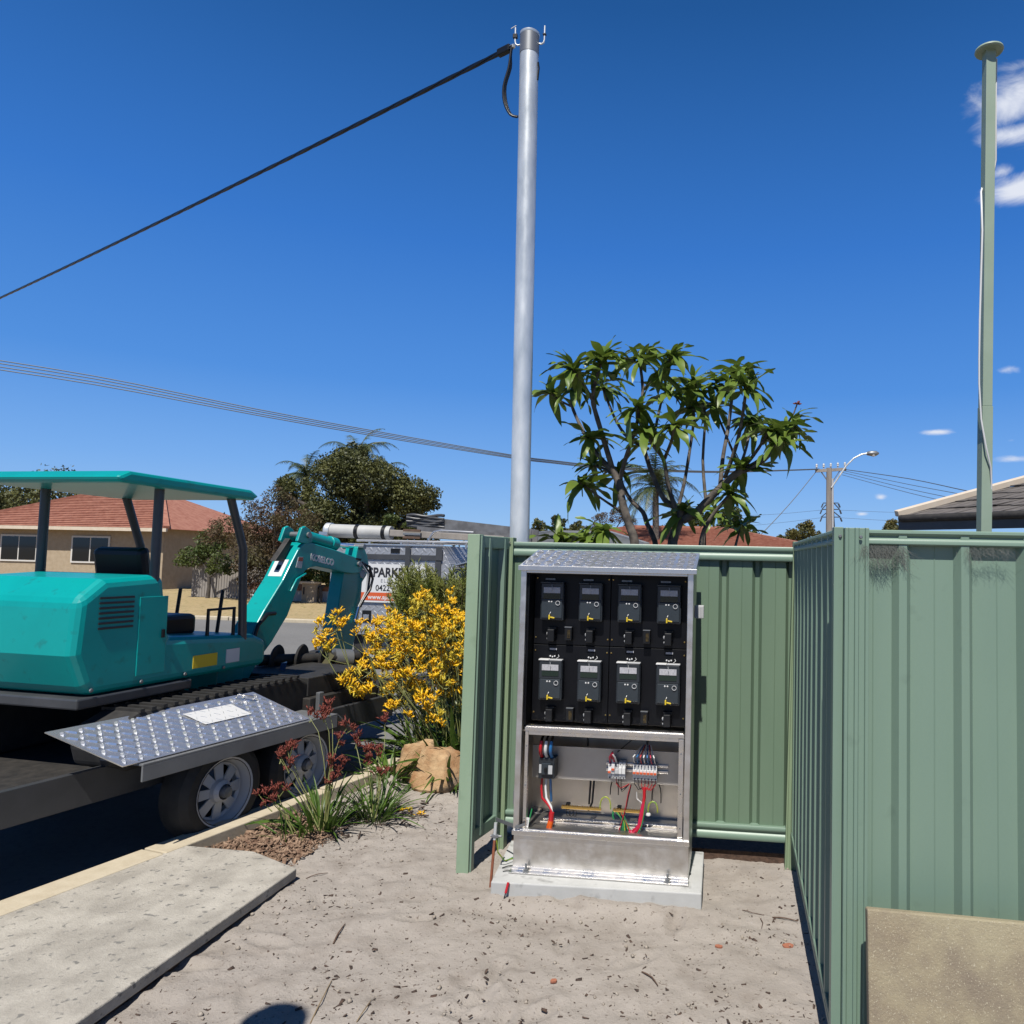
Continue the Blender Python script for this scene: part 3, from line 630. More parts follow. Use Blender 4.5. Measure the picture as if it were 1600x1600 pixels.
for i, x in enumerate(MX):
    for (zt, zb, row) in ((1.545, 1.345, 0), (1.136, .924, 1)):
        x_ = x+(.001 if row else -.001); bd = meter(x_, zt, zb, row)
        part(MB().bb(x_-.064, x_-.008, PY-.061, PY-.020, zt-.003, zt+.004), 'meter_top_tone', m_white if row else m_meterc, bd, bevel=.002)  # lower row tops painted white as a sunlit highlight; upper row stays dark
        part(MB().bb(x_-.007, x_+.062, PY-.058, PY-.020, zt-.003, zt+.003), 'meter_top_tone', m_lightgrey if row else m_meterc, bd, bevel=.002)
        part(MB().bb(x_-.050, x_+.004, PY-.004, PY-.0005, zt+.013, zt+.022) if not row else MB().bb(x_-.018, x_+.020, PY-.004, PY-.0005, zt+.047, zt+.057), 'label_plate', m_lcd)
        part(MB().bb(x_-.022, x_+.020, PY-.010, PY-.0005, zt+.006, zt+.040), 'cable_entry', m_blackb) if row else None
        if row:
            for k in (-.012, 0, .012): part(MB().lathe([(0, -.006), (.004, -.005), (.0045, 0)], (x_+k, PY-.010, zt+.012+abs(k)*.3), 8, (0, 1, 0)), 'terminal_screw', m_white, bd)
            part(MB().tube([(x_+.024, PY-.03, zt+.004), (x_+.036, PY-.012, zt+.014), (x_+.030, PY-.004, zt+.022)], .0018, 6), 'seal_wire', m_lightgrey, bd)
        fz = 1.265 if not row else .845   # service fuse
        fu = part(MB().bb(x_-.021, x_+.017, PY-.058, PY-.0005, fz-.033, fz+.033), 'service_fuse', m_blackb, bevel=.004)
        part(MB().bb(x_-.024, x_+.022, PY-.030, PY-.0008, fz+.0335, fz+.040), 'fuse_lip', m_blackb, fu)
        part(MB().lathe([(0, -.006), (.008, -.004), (.010, 0)], (x_-.022, PY-.040, fz+.008), 10, (1, .6, 0)), 'fuse_knob', m_lightgrey, fu)
        part(MB().lathe([(0, -.004), (.005, -.003), (.006, 0)], (x_-.022, PY-.040, fz-.018), 8, (1, .6, 0)), 'fuse_knob', m_lightgrey, fu)
for (x, z, row) in ((-.872, 1.275, 0), (-.451, 1.272, 0), (-.852, .850, 1), (-.455, .850, 1)):
    nl = part(MB().bb(x-.019, x+.019, PY-.045, PY-.0005, z-.034, z+.034), 'neutral_link', m_blackb, bevel=.002)
    part(MB().bb(x-.004, x+.012, PY-.0475, PY-.0455, z-.022, z+.021), 'link_bar', m_brassd, nl)
    part(MB().bb(x-.019, x+.019, PY-.047, PY-.03, z+.034, z+.038), 'link_lip', m_galvd, nl)
# lower compartment: gear tray, back rail channels
GY = CY+.17
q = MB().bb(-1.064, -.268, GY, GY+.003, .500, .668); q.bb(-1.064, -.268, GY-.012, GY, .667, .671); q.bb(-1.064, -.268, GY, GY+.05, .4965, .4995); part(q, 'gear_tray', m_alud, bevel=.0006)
q = MB().bb(-1.012, -.275, CY+.125, CY+.165, .236, .2475); q.bb(-1.012, -.275, CY+.165, CY+.172, .2475, .272); q.bb(-1.0, -.28, CY+.19, CY+.22, .268, .280); part(q, 'cable_channel', m_alu2, bevel=.001)
for k in range(7): part(MB().bb(-.88+k*.022, -.87+k*.022, CY+.158, CY+.1645, .249, .262), 'channel_slot', m_blackb)
# main switch
q = MB().bb(-1.008, -.922, GY-.085, GY-.001, .516, .622); bs = part(q, 'main_switch', m_meter, bevel=.003)
part(MB().bb(-.990, -.940, GY-.098, GY-.0855, .540, .598), 'switch_face', m_meterc, bs, bevel=.002)
part(MB().bb(-1.004, -.980, GY-.0885, GY-.0857, .545, .590), 'switch_label', m_lightgrey, bs)
part(MB().bb(-.9515, -.930, GY-.101, GY-.0985, .545, .590), 'switch_label', m_lightgrey, bs)
part(MB().bb(-.972, -.958, GY-.112, GY-.0985, .555, .578), 'toggle', m_blackb, bs, bevel=.001)
for k, (m_, nm) in enumerate(((m_red, 'red'), (m_white, 'white'), (m_blue, 'blue'))):
    x = -.995+k*.027
    part(MB().tube([(x, GY-.065, .622), (x, GY-.10, .65), (x+.003, GY-.12, .68), (x+.004, GY-.105, .715)], .009, 10), 'supply_cable', m_, smooth=50)
    part(MB().tube([(x+.004, GY-.105, .715), (x+.006, GY-.05, .755), (x+.01, GY+.02, .765)], .0075, 8), 'supply_tail', m_blk, smooth=50)
# DIN rail + breakers
q = MB().bb(-.658, -.328, GY-.012, GY-.001, .588, .600); q.bb(-.658, -.328, GY-.012, GY-.001, .556, .570); part(q, 'mounting_rail', m_alu2, bevel=.001)
def breaker(x, w, zt, zb, org=True, m_=m_white):
    b = part(MB().bb(x+.0006, x+w-.0006, GY-.062, GY-.0125, zb+.010, zt), 'breaker', m_, bevel=.0015)
    part(MB().bb(x+.0006, x+w-.0006, GY-.072, GY-.0625, zb+.028, zt-.026), 'breaker_face', m_, b, bevel=.001)
    part(MB().bb(x+.0012, x+w-.0012, GY-.060, GY-.014, zb, zb+.0095), 'terminal', m_lightgrey, b)
    if org: part(MB().bb(x+.002, x+w-.002, GY-.080, GY-.0725, (zt+zb)/2-.006, (zt+zb)/2+.003), 'toggle', m_orangep, b)
    part(MB().lathe([(0, 0), (.003, 0)], (x+w/2, GY-.0626, zt-.011), 8, (0, -1, 0)), 'terminal_hole', m_ink, b)
    part(MB().bb(x+w*.35, x+w*.65, GY-.0613, GY-.0603, zb+.001, zb+.009), 'terminal_hole', m_ink, b)
for k in range(7): breaker(-.509+k*.01815, .01815, .611, .531)
breaker(-.640, .0182, .606, .531); breaker(-.6215, .0182, .635, .531); breaker(-.603, .0182, .606, .531, False, m_lightgrey); breaker(-.5845, .0182, .616, .531, False); breaker(-.566, .0182, .616, .531, False)
for k, m_ in enumerate((m_white, m_blue, m_red, m_white, m_blue, m_crim, m_white)):
    x = -.500+k*.01815; part(MB().tube([(x, GY-.045, .611), (x-.001, GY-.085, .632), (x-.003, GY-.11, .660), (x*.75+-.443*.25, GY-.09, .68), (x*.4+-.443*.6, GY-.01, .70)], .0032, 6), 'feed_wire', m_, smooth=50)
    xe = -.448
    part(MB().tube([(x, GY-.035, .531), (x, GY-.045, .505), (x*.6+xe*.4, GY-.05, .478), (xe+.003*(k-3), GY-.045, .49)], .0022, 6), 'load_wire', m_red if k > 1 else m_blk, smooth=50)
part(MB().tube([(-.443, GY-.008, .69), (-.442, GY+.0, .72), (-.43, GY+.02, .77)], .007, 6), 'cable_bundle', m_blk)
part(MB().tube([(-.60, GY-.01, .655), (-.56, GY-.0, .69), (-.50, GY+.02, .74), (-.48, GY+.05, .77)], .003, 6), 'control_cable', m_blk, smooth=50)
for k in range(4): part(MB().tube([(-.632+k*.012, GY-.05, .608+(.02 if k == 1 else 0)), (-.630+k*.01, GY-.09, .645), (-.612, GY-.10, .678-.004*k)], .0045, 6), 'feed_wire', (m_crim, m_red, m_crim, m_white)[k], smooth=50)
part(MB().tube([(-.772, GY+.03, .77), (-.768, GY+.03, .67)], .006, 6), 'drop_cable', m_blk)
part(MB().tube([(-.750, GY+.05, .497), (-.755, GY+.04, .36)], .006, 6), 'drop_cable', m_blk); part(MB().tube([(-.732, GY+.05, .497), (-.738, GY+.04, .37), (-.75, GY, .34)], .006, 6), 'drop_cable', m_blk)
for k in range(3): part(MB().tube([(-.60+k*.013, GY-.035, .531), (-.598+k*.013, GY-.04, .50-.006*k), (-.575+k*.004, GY-.04, .478-.01*k), (-.545, GY-.035, .49-.005*k), (-.53, GY-.03, .50)], .0022, 6), 'load_wire', m_blk if k else m_red, smooth=50)
# main cables down to the orange conduit
for k, (m_, dx) in enumerate(((m_red, 0), (m_white, .023), (m_blue, .044))):
    x = -.994+dx
    part(MB().tube([(x, GY-.05, .518), (x-.003, GY-.055, .46), (x+.004, GY-.06, .41), (-.945+.008*k, GY-.075, .372), (-.930, GY-.085+.006*k, .345), (-.932+.005*k, GY-.085, .32)] if k < 2 else [(x, GY-.05, .518), (x-.002, GY-.03, .45), (x-.001, GY-.01, .38)], .0065 if k < 2 else .007, 8), 'main_cable', m_, smooth=50)
part(MB().tube([(-.930, GY-.085, .345), (-.933, GY-.085, .30)], .014, 10), 'cable_sleeve', m_red, smooth=50)
part(MB().tube([(-.933, GY-.085, .302), (-.944, GY-.09, .25), (-.950, GY-.09, .205+.062)], .0155, 12), 'conduit', m_orange, smooth=50)
# brass bars, earth loops
for (a_, b_, z_) in ((-.888, -.676, .366), (-.612, -.464, .366)):
    br = part(MB().bb(a_, b_, GY-.045, GY-.03, z_-.010, z_+.002), 'terminal_bar', m_brass, bevel=.001)
    n = int((b_-a_)/.013)
    for k in range(n): part(MB().lathe([(.004, 0), (.004, .005), (0, .005)], (a_+.007+k*.013, GY-.0375, z_+.002), 6), 'bar_screw', m_brass, br)
    part(MB().bb(a_+.02, a_+.04, GY-.03, GY-.0, z_-.02, z_+.012), 'bar_stand', m_blackb, br)
def loop(x0, x1, zb, h, y, r, m_, nm):
    pts = [(x0+(x1-x0)*(.5-.5*math.cos(PI*k/10)), y, zb+h*math.sin(PI*k/10)**.7) for k in range(11)]; part(MB().tube(pts, r, 8), nm, m_, smooth=50)
loop(-.682, -.625, .365, .062, GY-.038, .0035, m_yg, 'earth_loop'); loop(-.428, -.378, .360, .055, GY-.03, .0035, m_yg, 'earth_loop')
loop(-.655, -.610, .39, .08, CY+.30, .003, m_blk, 'black_loop'); loop(-.425, -.375, .36, .11, CY+.30, .003, m_blk, 'black_loop')
for k in range(3): loop(-.862+k*.018, -.842+k*.018, .345, -.030, GY-.037, .0022, m_blk, 'black_loop')
part(MB().tube([(-.84, GY-.03, .345), (-.77, GY-.03, .340), (-.72, GY-.03, .345), (-.66, GY-.03, .338)], .003, 6), 'black_lead', m_blk, smooth=50)
part(MB().tube([(-.448, GY-.046, .49), (-.447, GY-.05, .44), (-.452, GY-.05, .40)], .0085, 8), 'wire_bundle', m_red, smooth=50)
part(MB().tube([(-.452, GY-.05, .405), (-.462, GY-.055, .35), (-.470, GY-.06, .30), (-.50, GY-.07, .262), (-.52, GY-.07, .240+.03)], .0095, 8), 'wire_bundle', m_crim, smooth=50)
for k in range(5): part(MB().tube([(-.452+.003*k, GY-.055, .42), (-.463+.004*k, GY-.062, .35), (-.473+.004*k, GY-.068, .30), (-.515+.011*k, GY-.075, .268)], .003, 6), 'wire', (m_crim, m_red, m_crim, m_red, m_grn)[k], smooth=50)
for k in range(7): part(MB().tube([(-.60+.006*k, GY-.04, .355), (-.575+.004*k, GY-.045, .335-.006*(k % 3)), (-.556+.003*k, GY-.05, .31), (-.560+.008*k, GY-.06, .268)], .0028, 6), 'wire', (m_grn, m_grn, m_yg, m_blk, m_grn, m_red, m_grn)[k], smooth=50)
part(MB().tube([(-.610, GY-.04, .36), (-.612, GY-.045, .335), (-.606, GY-.045, .318)], .005, 8), 'wire_end', m_grn, smooth=50)
part(MB().tube([(-.52, GY-.03, .497), (-.532, GY-.035, .44), (-.54, GY-.04, .39), (-.556, GY-.045, .33), (-.565, GY-.06, .268)], .0035, 6), 'control_cable', m_blk, smooth=50)
part(MB().tube([(-.523, GY-.033, .495), (-.536, GY-.038, .44), (-.545, GY-.043, .38), (-.562, GY-.05, .31), (-.575, GY-.06, .268)], .002, 6), 'wire', m_red, smooth=50)
part(MB().tube([(-.49, GY-.03, .46), (-.488, GY-.03, .425), (-.462, GY-.04, .41), (-.46, GY-.04, .385)], .0022, 6), 'wire', m_white, smooth=50)
part(MB().lathe([(.011, 0), (.013, .004), (.011, .012), (0, .012)], (-.425, GY-.04, .345), 8), 'cable_clamp', m_white)
pts = [(-1.005+.028*math.cos(a_), GY-.09, .355+.018*math.sin(a_)) for a_ in [k*PI/6 for k in range(-2, 11)]]
part(MB().tube([(-.94, GY-.085, .36)]+[(-.965, GY-.088, .352)]+pts[::-1], .003, 6), 'coiled_lead', m_blk, smooth=50)
part(MB().tube([(-1.035, CY+.08, .36), (-1.04, CY+.06, .32), (-1.045, CY+.045, .283)], .004, 6), 'wire', m_grn, smooth=50)
q = MB().box((-1.048, CY+.028, .305), (.024, .004, .052), Euler((0, R(8), 0))); tg = part(q, 'cable_marker', m_white)
text('222', 'marker_text', m_ink, tg, Matrix.Translation((-1.043, CY+.0255, .289)) @ Euler((R(90), R(-90), 0)).to_matrix().to_4x4(), .02, .0003)
# ------------------------------------------------------------------ small things around the slab
er = thing('earth_rod', 'rusty copper earth rod with clamp standing left of the slab', 'earth rod', (-1.222, 3.93, 0))
a_, b_ = gz(766, 1378, .0), None
p0 = V((-1.215, 3.93, -.02)); p1 = V((-1.207, 3.96, .275))
part(MB().tube([p0, p1], .0075, 8), 'rod', m_copper, er, smooth=50)
part(MB().tube([V((-1.209, 3.955, .215)), V((-1.207, 3.96, .30))], .009, 8), 'rod_tip', m_galv, er, smooth=50)
part(MB().box((-1.206, 3.953, .235), (.036, .018, .016)).lathe([(.006, -.03), (.006, .03), (0, .03)], (-1.20, 3.953, .235), 6, (1, 0, 0)), 'clamp', m_galvd, er, bevel=.002)
part(MB().tube([V((-1.20, 3.955, .23)), V((-1.19, 3.96, .15)), V((-1.165, 4.0, .095)), V((-1.13, 4.06, .088)), V((-1.115, 4.12, .13))], .0035, 6), 'earth_wire', m_yg, er, smooth=50)
bra = MB(); bra.beam((-1.255, 4.12, .262), (-1.10, 3.965, .285), .003, .020); bra.beam((-1.10, 3.943, .285), (-1.045, 3.938, .31), .003, .014)
bra.build('tie_bar', m_galvd, label='flat grey metal bar from fence corner to cabinet side', cat='bar', bevel=.001)
rr = thing('red_marker_rod', 'short red plastic stub standing in sand before the slab', 'stub', (-1.10, 3.74, 0)); a_ = gz(787, 1407, .0); b_ = a_+V((.012, .03, .075))
part(MB().tube([a_, a_.lerp(b_, .4)], .0035, 6), 'stem', m_blk, rr); part(MB().tube([a_.lerp(b_, .4), b_], .0065, 8), 'sleeve', m_red, rr, smooth=50)
for k, (u, w) in enumerate((((-1.165, 3.96), (-1.115, 4.0)), ((-1.15, 3.92), (-1.10, 3.935)), ((-1.175, 4.05), (-1.12, 4.14)))):
    MB().tube([(u[0], u[1], .0745), ((u[0]+w[0])/2, (u[1]+w[1])/2, .078), (w[0], w[1], .0745)], .0028, 6).build('wire_offcut', m_blk if k < 2 else m_grn, smooth=50, cat='wire offcut', label=('thin black wire end lying at left of the slab', 'thicker black wire end by the cabinet front corner', 'green wire end at the back left of the slab')[k])

# ------------------------------------------------------------------ galvanised service pole and its cable
gp = thing('service_pole', 'tall galvanised steel pole rising behind the back fence', 'pole', (-1.327, 4.74, 0))
Yp = 4.74; ztop = gy(828, 52, Yp).z; xb = -1.330; xt = gy(828, 55, Yp).x; rp_ = .0615
part(MB().tube([(xb, Yp, -.3)]+[(xb+(xt-xb)*k/12, Yp, (ztop-.14)*k/12) for k in range(1, 13)], rp_, 40), 'shaft', m_galv, gp, smooth=50)
PT = V((xt, Yp, ztop))
part(MB().tube([PT-V((0, 0, .15)), PT-V((0, 0, .02))], rp_*1.03, 36), 'cap_sleeve', m_galvd, gp, smooth=50)
part(MB().lathe([(rp_*1.03, -.022), (rp_*1.06, -.018), (rp_*1.06, -.006), (rp_*.9, .002), (0, .006)], PT, 36), 'cap', m_galv, gp, smooth=50)
for s_ in (-1, 1):
    b0 = PT+V((s_*rp_, 0, -.075)); pts = [b0, b0+V((s_*.02, 0, -.004)), b0+V((s_*.034, 0, .006)), b0+V((s_*.038, 0, .025)), b0+V((s_*.038, 0, .12))]
    hk = part(MB().tube(pts, .0055, 8), 'hook_bolt', m_galv, gp, smooth=50)
    part(MB().box(b0+V((s_*.038, 0, .06)), (.030, .02, .028) if s_ < 0 else (.022, .02, .010)), 'insulator', m_blk, hk, bevel=.002)
part(MB().beam(PT+V((-.13, 0, .04)), PT+V((-.095, 0, .06)), .004, .004), 'tie_end', m_lightgrey, gp)
part(MB().tube([PT+V((rp_+.003, -.01, -.21)), PT+V((rp_+.010, -.01, -.25)), PT+V((rp_+.004, -.01, -.33))], .006, 6), 'gland', m_blk, gp)
ca_ = thing('service_cable', 'twisted black overhead service cable clamped to the galvanised pole', 'cable', tuple(PT+V((-.12, 0, -.09))))
c0 = PT+V((-.115, 0, -.085)); far_ = dp(-420, 620, 34)
cp_ = []
for k in range(61):
    t_ = k/60; p = c0.lerp(far_, t_); p.z -= 4*.55*t_*(1-t_)*.9; cp_.append(p)
for ph in range(4):
    pts = []
    for k in range(0, 900):
        t_ = (k/900)**1.0; f_ = t_*60; i = min(59, int(f_)); p = cp_[i].lerp(cp_[i+1], f_-i); a_ = k*.32+ph*PI/2
        pts.append(p+V((0, math.cos(a_)*.0085, math.sin(a_)*.0085)))
    part(MB().tube(pts, .008, 5), 'core', m_blk, ca_, smooth=60)
cd_ = (cp_[1]-cp_[0]).normalized()
part(MB().beam(c0+cd_*.02, c0+cd_*.135, .038, .046), 'strain_clamp', m_blackb, ca_, bevel=.006)
part(MB().beam(c0-cd_*.015, c0+cd_*.02, .02, .02), 'shackle', m_galv, ca_)
for k in range(3):
    o_ = V((0, .008*(k-1), .006*k)); z0 = PT.z
    pts = [c0+o_+V((-.005, 0, 0)), c0+o_+V((-.012, 0, -.07)), PT+V((-.137+.006*k, 0, -.24))+o_, PT+V((-.166+.005*k, 0, -.36))+o_, PT+V((-.158+.005*k, 0, -.47))+o_, PT+V((-.115, 0, -.555))+o_, PT+V((-.065, 0, -.575))+o_]
    pp = []
    for i in range(len(pts)-1):
        for t_ in (0, .33, .66): 
            a0 = pts[max(i-1, 0)]; a1 = pts[i]; a2 = pts[i+1]; a3 = pts[min(i+2, len(pts)-1)]
            pp.append(.5*((2*a1)+(a2-a0)*t_+(2*a0-5*a1+4*a2-a3)*t_*t_+(3*a1-a0-3*a2+a3)*t_**3))
    part(MB().tube(pp+[pts[-1]], .0075, 8), 'tail_cable', m_blk, ca_, smooth=60)

# green square pole at right
Yg = 4.66; g0 = gy(1537.5, 828, Yg); g1 = gy(1545.5, 82, Yg); gl = (g1-g0).x/(g1.z-g0.z)
sp_ = thing('vent_pole', 'square sage green pole with round disc cap behind near fence', 'pole', (g0.x-gl*g0.z, Yg, 0))
def sq(z): return V((g0.x+gl*(z-g0.z), Yg, z))
rotm = Matrix.Rotation(R(9), 3, 'Z')
def sqtube(z0, z1, h):
    q = MB(); c = [rotm @ V((x, y, 0)) for x, y in ((-h, -h), (h, -h), (h, h), (-h, h))]; A = [sq(z0)+p for p in c]; B = [sq(z1)+p for p in c]
    return q.add(A+B, [(0, 1, 5, 4), (1, 2, 6, 5), (2, 3, 7, 6), (3, 0, 4, 7), (3, 2, 1, 0), (4, 5, 6, 7)])
m_sage = mat('sage_green_paint', (.31, .40, .30), (.34, .43, .33), scale=4, rough=.45)
zj = gy(1540, 636, Yg).z
part(sqtube(-.1, zj, .0315), 'lower_post', m_sage, sp_, bevel=.002); part(sqtube(zj+.001, g1.z, .029), 'upper_post', m_sage, sp_, bevel=.002)
part(MB().lathe([(0, .022), (.06, .018), (.079, .006), (.082, -.004), (.076, -.012), (.03, -.014), (0, -.014)], g1+V((0, 0, .012)), 36), 'disc_cap', m_sage, sp_, smooth=50)
pts = []
for (px, py, dy) in [(1557, 92, .04), (1556, 150, .05), (1556, 250, .05), (1552, 275, .07), (1537, 284, .06), (1533, 300, -.02), (1535, 360, -.045), (1533, 430, -.045), (1531, 500, -.045), (1530, 560, -.045), (1530, 600, -.05), (1533, 655, -.05), (1541, 700, -.06), (1548, 730, -.04), (1549, 752, -.03), (1549, 800, .0)]: pts.append(gy(px, py, Yg+dy))
part(MB().tube(pts, .0055, 6), 'white_cable', m_white, sp_, smooth=60)

# ------------------------------------------------------------------ trees, palms and leaves
def frond_leaf(L, w, curl, n=7, fold=.25, wav=0.0):
    """strap or blade leaf along +X, drooping to -Z, folded on its midrib"""
    vs, fs = [], []
    for i in range(n):
        t = i/(n-1); x = L*(t-.10*curl*t*t); z = -curl*L*.55*t*t; ww = w*.5*(math.sin(PI*min(1, t*.86+.14))**.75 if t < 1 else 0)
        wz = wav*math.sin(t*9)*w
        vs += [(x, -ww, z+ww*fold+wz), (x, 0, z), (x, ww, z+ww*fold-wz)]
    for i in range(n-1):
        a = i*3; fs += [(a, a+1, a+4, a+3), (a+1, a+2, a+5, a+4)]
    return vs, fs
def raw_mesh(name, vs, fs, m_, smooth=True):
    me = bpy.data.meshes.new(name); me.from_pydata(vs, [], fs); me.materials.append(m_)
    if smooth: me.polygons.foreach_set('use_smooth', [True]*len(me.polygons))
    me.update(); return me
big = [raw_mesh('leaf', *frond_leaf(.285, .078, c, n=10, wav=w), m_leaf) for c, w in ((.3, .12), (.55, .2), (.8, .14), (1.0, .24), (.65, .1), (1.3, .16))]
bigy = [raw_mesh('leaf', *frond_leaf(.27, .08, c), m_leafy) for c in (.3, .8)]
ft = thing('frangipani_tree', 'broad leaved frangipani tree spreading above the back fence', 'tree', (-.45, 5.75, 0))
YT = 5.75
def cp2(x, y, dy=0): return gy(820+x*.3125, 500+y*.3125, YT+dy)
branches = [  # points in the order base -> tip, radius at base and tip, depth drift
    ([(560, 1290), (548, 1105), (520, 1020), (490, 920), (470, 820), (440, 750)], .036, .026, 0, 0),
    ([(440, 750), (395, 600), (350, 450), (340, 395), (352, 310), (392, 195)], .022, .010, 0, -.25),
    ([(342, 410), (300, 330), (245, 250)], .013, .009, -.05, -.45),
    ([(440, 755), (370, 680), (310, 590), (255, 480), (232, 405), (250, 330)], .019, .010, 0, .3),
    ([(228, 430), (180, 405), (125, 365)], .009, .007, .25, .4),
    ([(478, 790), (505, 690), (545, 570), (568, 480), (560, 430)], .018, .010, 0, -.3),
    ([(505, 975), (470, 950), (380, 890), (275, 812)], .011, .008, .1, -.1),
    ([(450, 790), (400, 745), (330, 725)], .012, .008, 0, .2),
    ([(330, 620), (330, 590)], .010, .008, .1, -.1),
    ([(670, 1250), (650, 1105), (612, 1020), (590, 960), (530, 900), (490, 830), (470, 760)], .022, .014, .15, .25),
    ([(725, 1290), (740, 1105), (768, 1020), (785, 955)], .040, .032, 0, 0),
    ([(785, 955), (700, 900), (645, 790), (610, 690), (590, 600), (582, 470), (590, 340), (572, 190)], .022, .010, 0, .1),
    ([(598, 345), (665, 275), (742, 180)], .014, .010, .05, -.2),
    ([(618, 645), (520, 592), (460, 510), (412, 400), (388, 330)], .014, .010, .05, .4),
    ([(752, 940), (715, 820), (695, 700), (640, 625), (600, 545)], .018, .010, 0, -.25),
    ([(700, 690), (735, 600), (748, 520)], .014, .011, -.1, -.45),
    ([(772, 920), (800, 800), (825, 650), (845, 500), (842, 430)], .015, .009, .05, .2),
    ([(790, 1000), (860, 960), (945, 870), (1030, 790), (1090, 745)], .034, .026, 0, -.1),
    ([(978, 830), (990, 690), (1020, 520), (1045, 310)], .019, .010, -.05, .15),
    ([(1000, 790), (1060, 620), (1090, 470), (1108, 330)], .016, .010, -.05, -.35),
    ([(1072, 745), (1110, 630), (1132, 510)], .013, .009, -.1, .3),
    ([(1090, 745), (1170, 640), (1228, 540)], .014, .009, -.1, -.3),
    ([(1090, 750), (1190, 690), (1270, 600), (1310, 530)], .017, .010, -.1, -.1),
    ([(1095, 760), (1200, 700), (1300, 590)], .014, .010, -.1, -.35),
    ([(1075, 740), (1020, 610), (940, 420)], .012, .008, 0, .45),
    ([(905, 905), (890, 700), (900, 450), (840, 300)], .013, .009, .2, .35),
    ([(865, 1290), (885, 1090), (930, 990), (1000, 900), (1035, 860)], .020, .010, .1, -.1),
    ([(640, 620), (680, 420), (720, 360)], .012, .008, .1, .3),
    ([(500, 1180), (400, 1105), (398, 1040)], .012, .009, -.2, -.3), ([(180, 1180), (165, 1080)], .01, .008, -.3, -.35),
    ([(900, 1150), (905, 1020), (960, 960)], .012, .008, .3, .4), ([(1040, 1180), (1080, 1030)], .012, .008, .2, .2)]
tips = []
for bi, (pl_, r0, r1, d0, d1) in enumerate(branches):
    n = len(pl_); pts = []
    P0 = [cp2(x, y, d0+(d1-d0)*k/(n-1)) for k, (x, y) in enumerate(pl_)]
    for i in range(n-1):
        for t_ in (0, .33, .66):
            a0 = P0[max(i-1, 0)]; a1 = P0[i]; a2 = P0[i+1]; a3 = P0[min(i+2, n-1)]
            pts.append(.5*((2*a1)+(a2-a0)*t_+(2*a0-5*a1+4*a2-a3)*t_*t_+(3*a1-a0-3*a2+a3)*t_**3))
    pts.append(P0[-1]); rs = [r0+(r1-r0)*k/(len(pts)-1)+random.uniform(-.001, .001) for k in range(len(pts))]
    if P0[0].z < 1.7 and pl_[0][1] > 1200: pts = [V((pts[0].x*.8-.45*.2, YT, -.1))]+pts; rs = [r0*1.2]+rs
    part(MB().tube(pts, rs, 10), 'trunk' if pl_[0][1] > 1200 else 'branch', m_bark, ft, smooth=70)
    tips.append((pts[-1], (pts[-1]-pts[-2]).normalized()))
extra = [(400, 165, -.2), (480, 190, .2), (440, 275, -.1), (680, 250, -.1), (620, 140, .2), (1110, 235, -.3), (960, 320, .2), (1140, 480, .3), (590, 600, .1), (1345, 500, -.15), (1040, 250, .2), (820, 330, .1), (300, 1080, -.3), (230, 1090, -.2), (235, 225, -.4)]
allt = [(p, d, 1) for p, d in tips[1:] ]+[(cp2(x, y, d), V((0, 0, 1)), .85) for x, y, d in extra]
leafn = 0; stuffv, stufff = [], []
skip_long = {9, 16}
for ti, (p, d, sc) in enumerate(allt):
    if ti in (8, 9, 15+1): pass
    nl = 18 if sc == 1 else 12
    if 4 <= ti <= 40 and (abs(d.z) < .01): nl = 8
    a0 = random.uniform(0, 2*PI)
    for k in range(nl):
        yaw_ = a0+k*2.399; el = R(random.choice([70, 48, 32, 20, 8, -4, -20]))+random.uniform(-.15, .15)-.25*k/nl
        s_ = sc*random.uniform(.62, 1.02)*(.75 if el > .8 else 1)
        # yellower young leaves near the tip
        me = random.choice(bigy) if random.random() < .14 else random.choice(big)
        M4 = Matrix.Translation(p+d*random.uniform(-.05, .01)) @ Euler((0, 0, yaw_)).to_matrix().to_4x4() @ Euler((random.uniform(-.4, .4), -el, 0)).to_matrix().to_4x4() @ Matrix.Diagonal((s_, s_*random.uniform(.8, 1.1), s_, 1))
        if leafn < 300: mesh_inst(me, 'leaf', ft, M4)
        else:
            b_ = len(stuffv); stuffv += [tuple(M4 @ v.co) for v in me.vertices]; stufff += [[b_+i for i in f.vertices] for f in me.polygons]
        leafn += 1
np_mesh('leaves', stuffv, stufff, m_leaf, ft, smooth=True, kind='stuff')
b0 = cp2(1318, 510, -.15); b1 = cp2(1362, 420, -.15)
fs_ = part(MB().tube([b0, b0.lerp(b1, .5)+V((.008, 0, 0)), b1], [.008, .006, .005], 6), 'flower_stalk', m_stemb, ft)
for k in range(9):
    a_ = V((random.uniform(-1, 1), random.uniform(-1, 1), random.uniform(-.2, 1))).normalized(); part(MB().tube([b1, b1+a_*.02, b1+a_*.032], [.003, .006, .002], 6), 'bud', m_rflower, fs_)

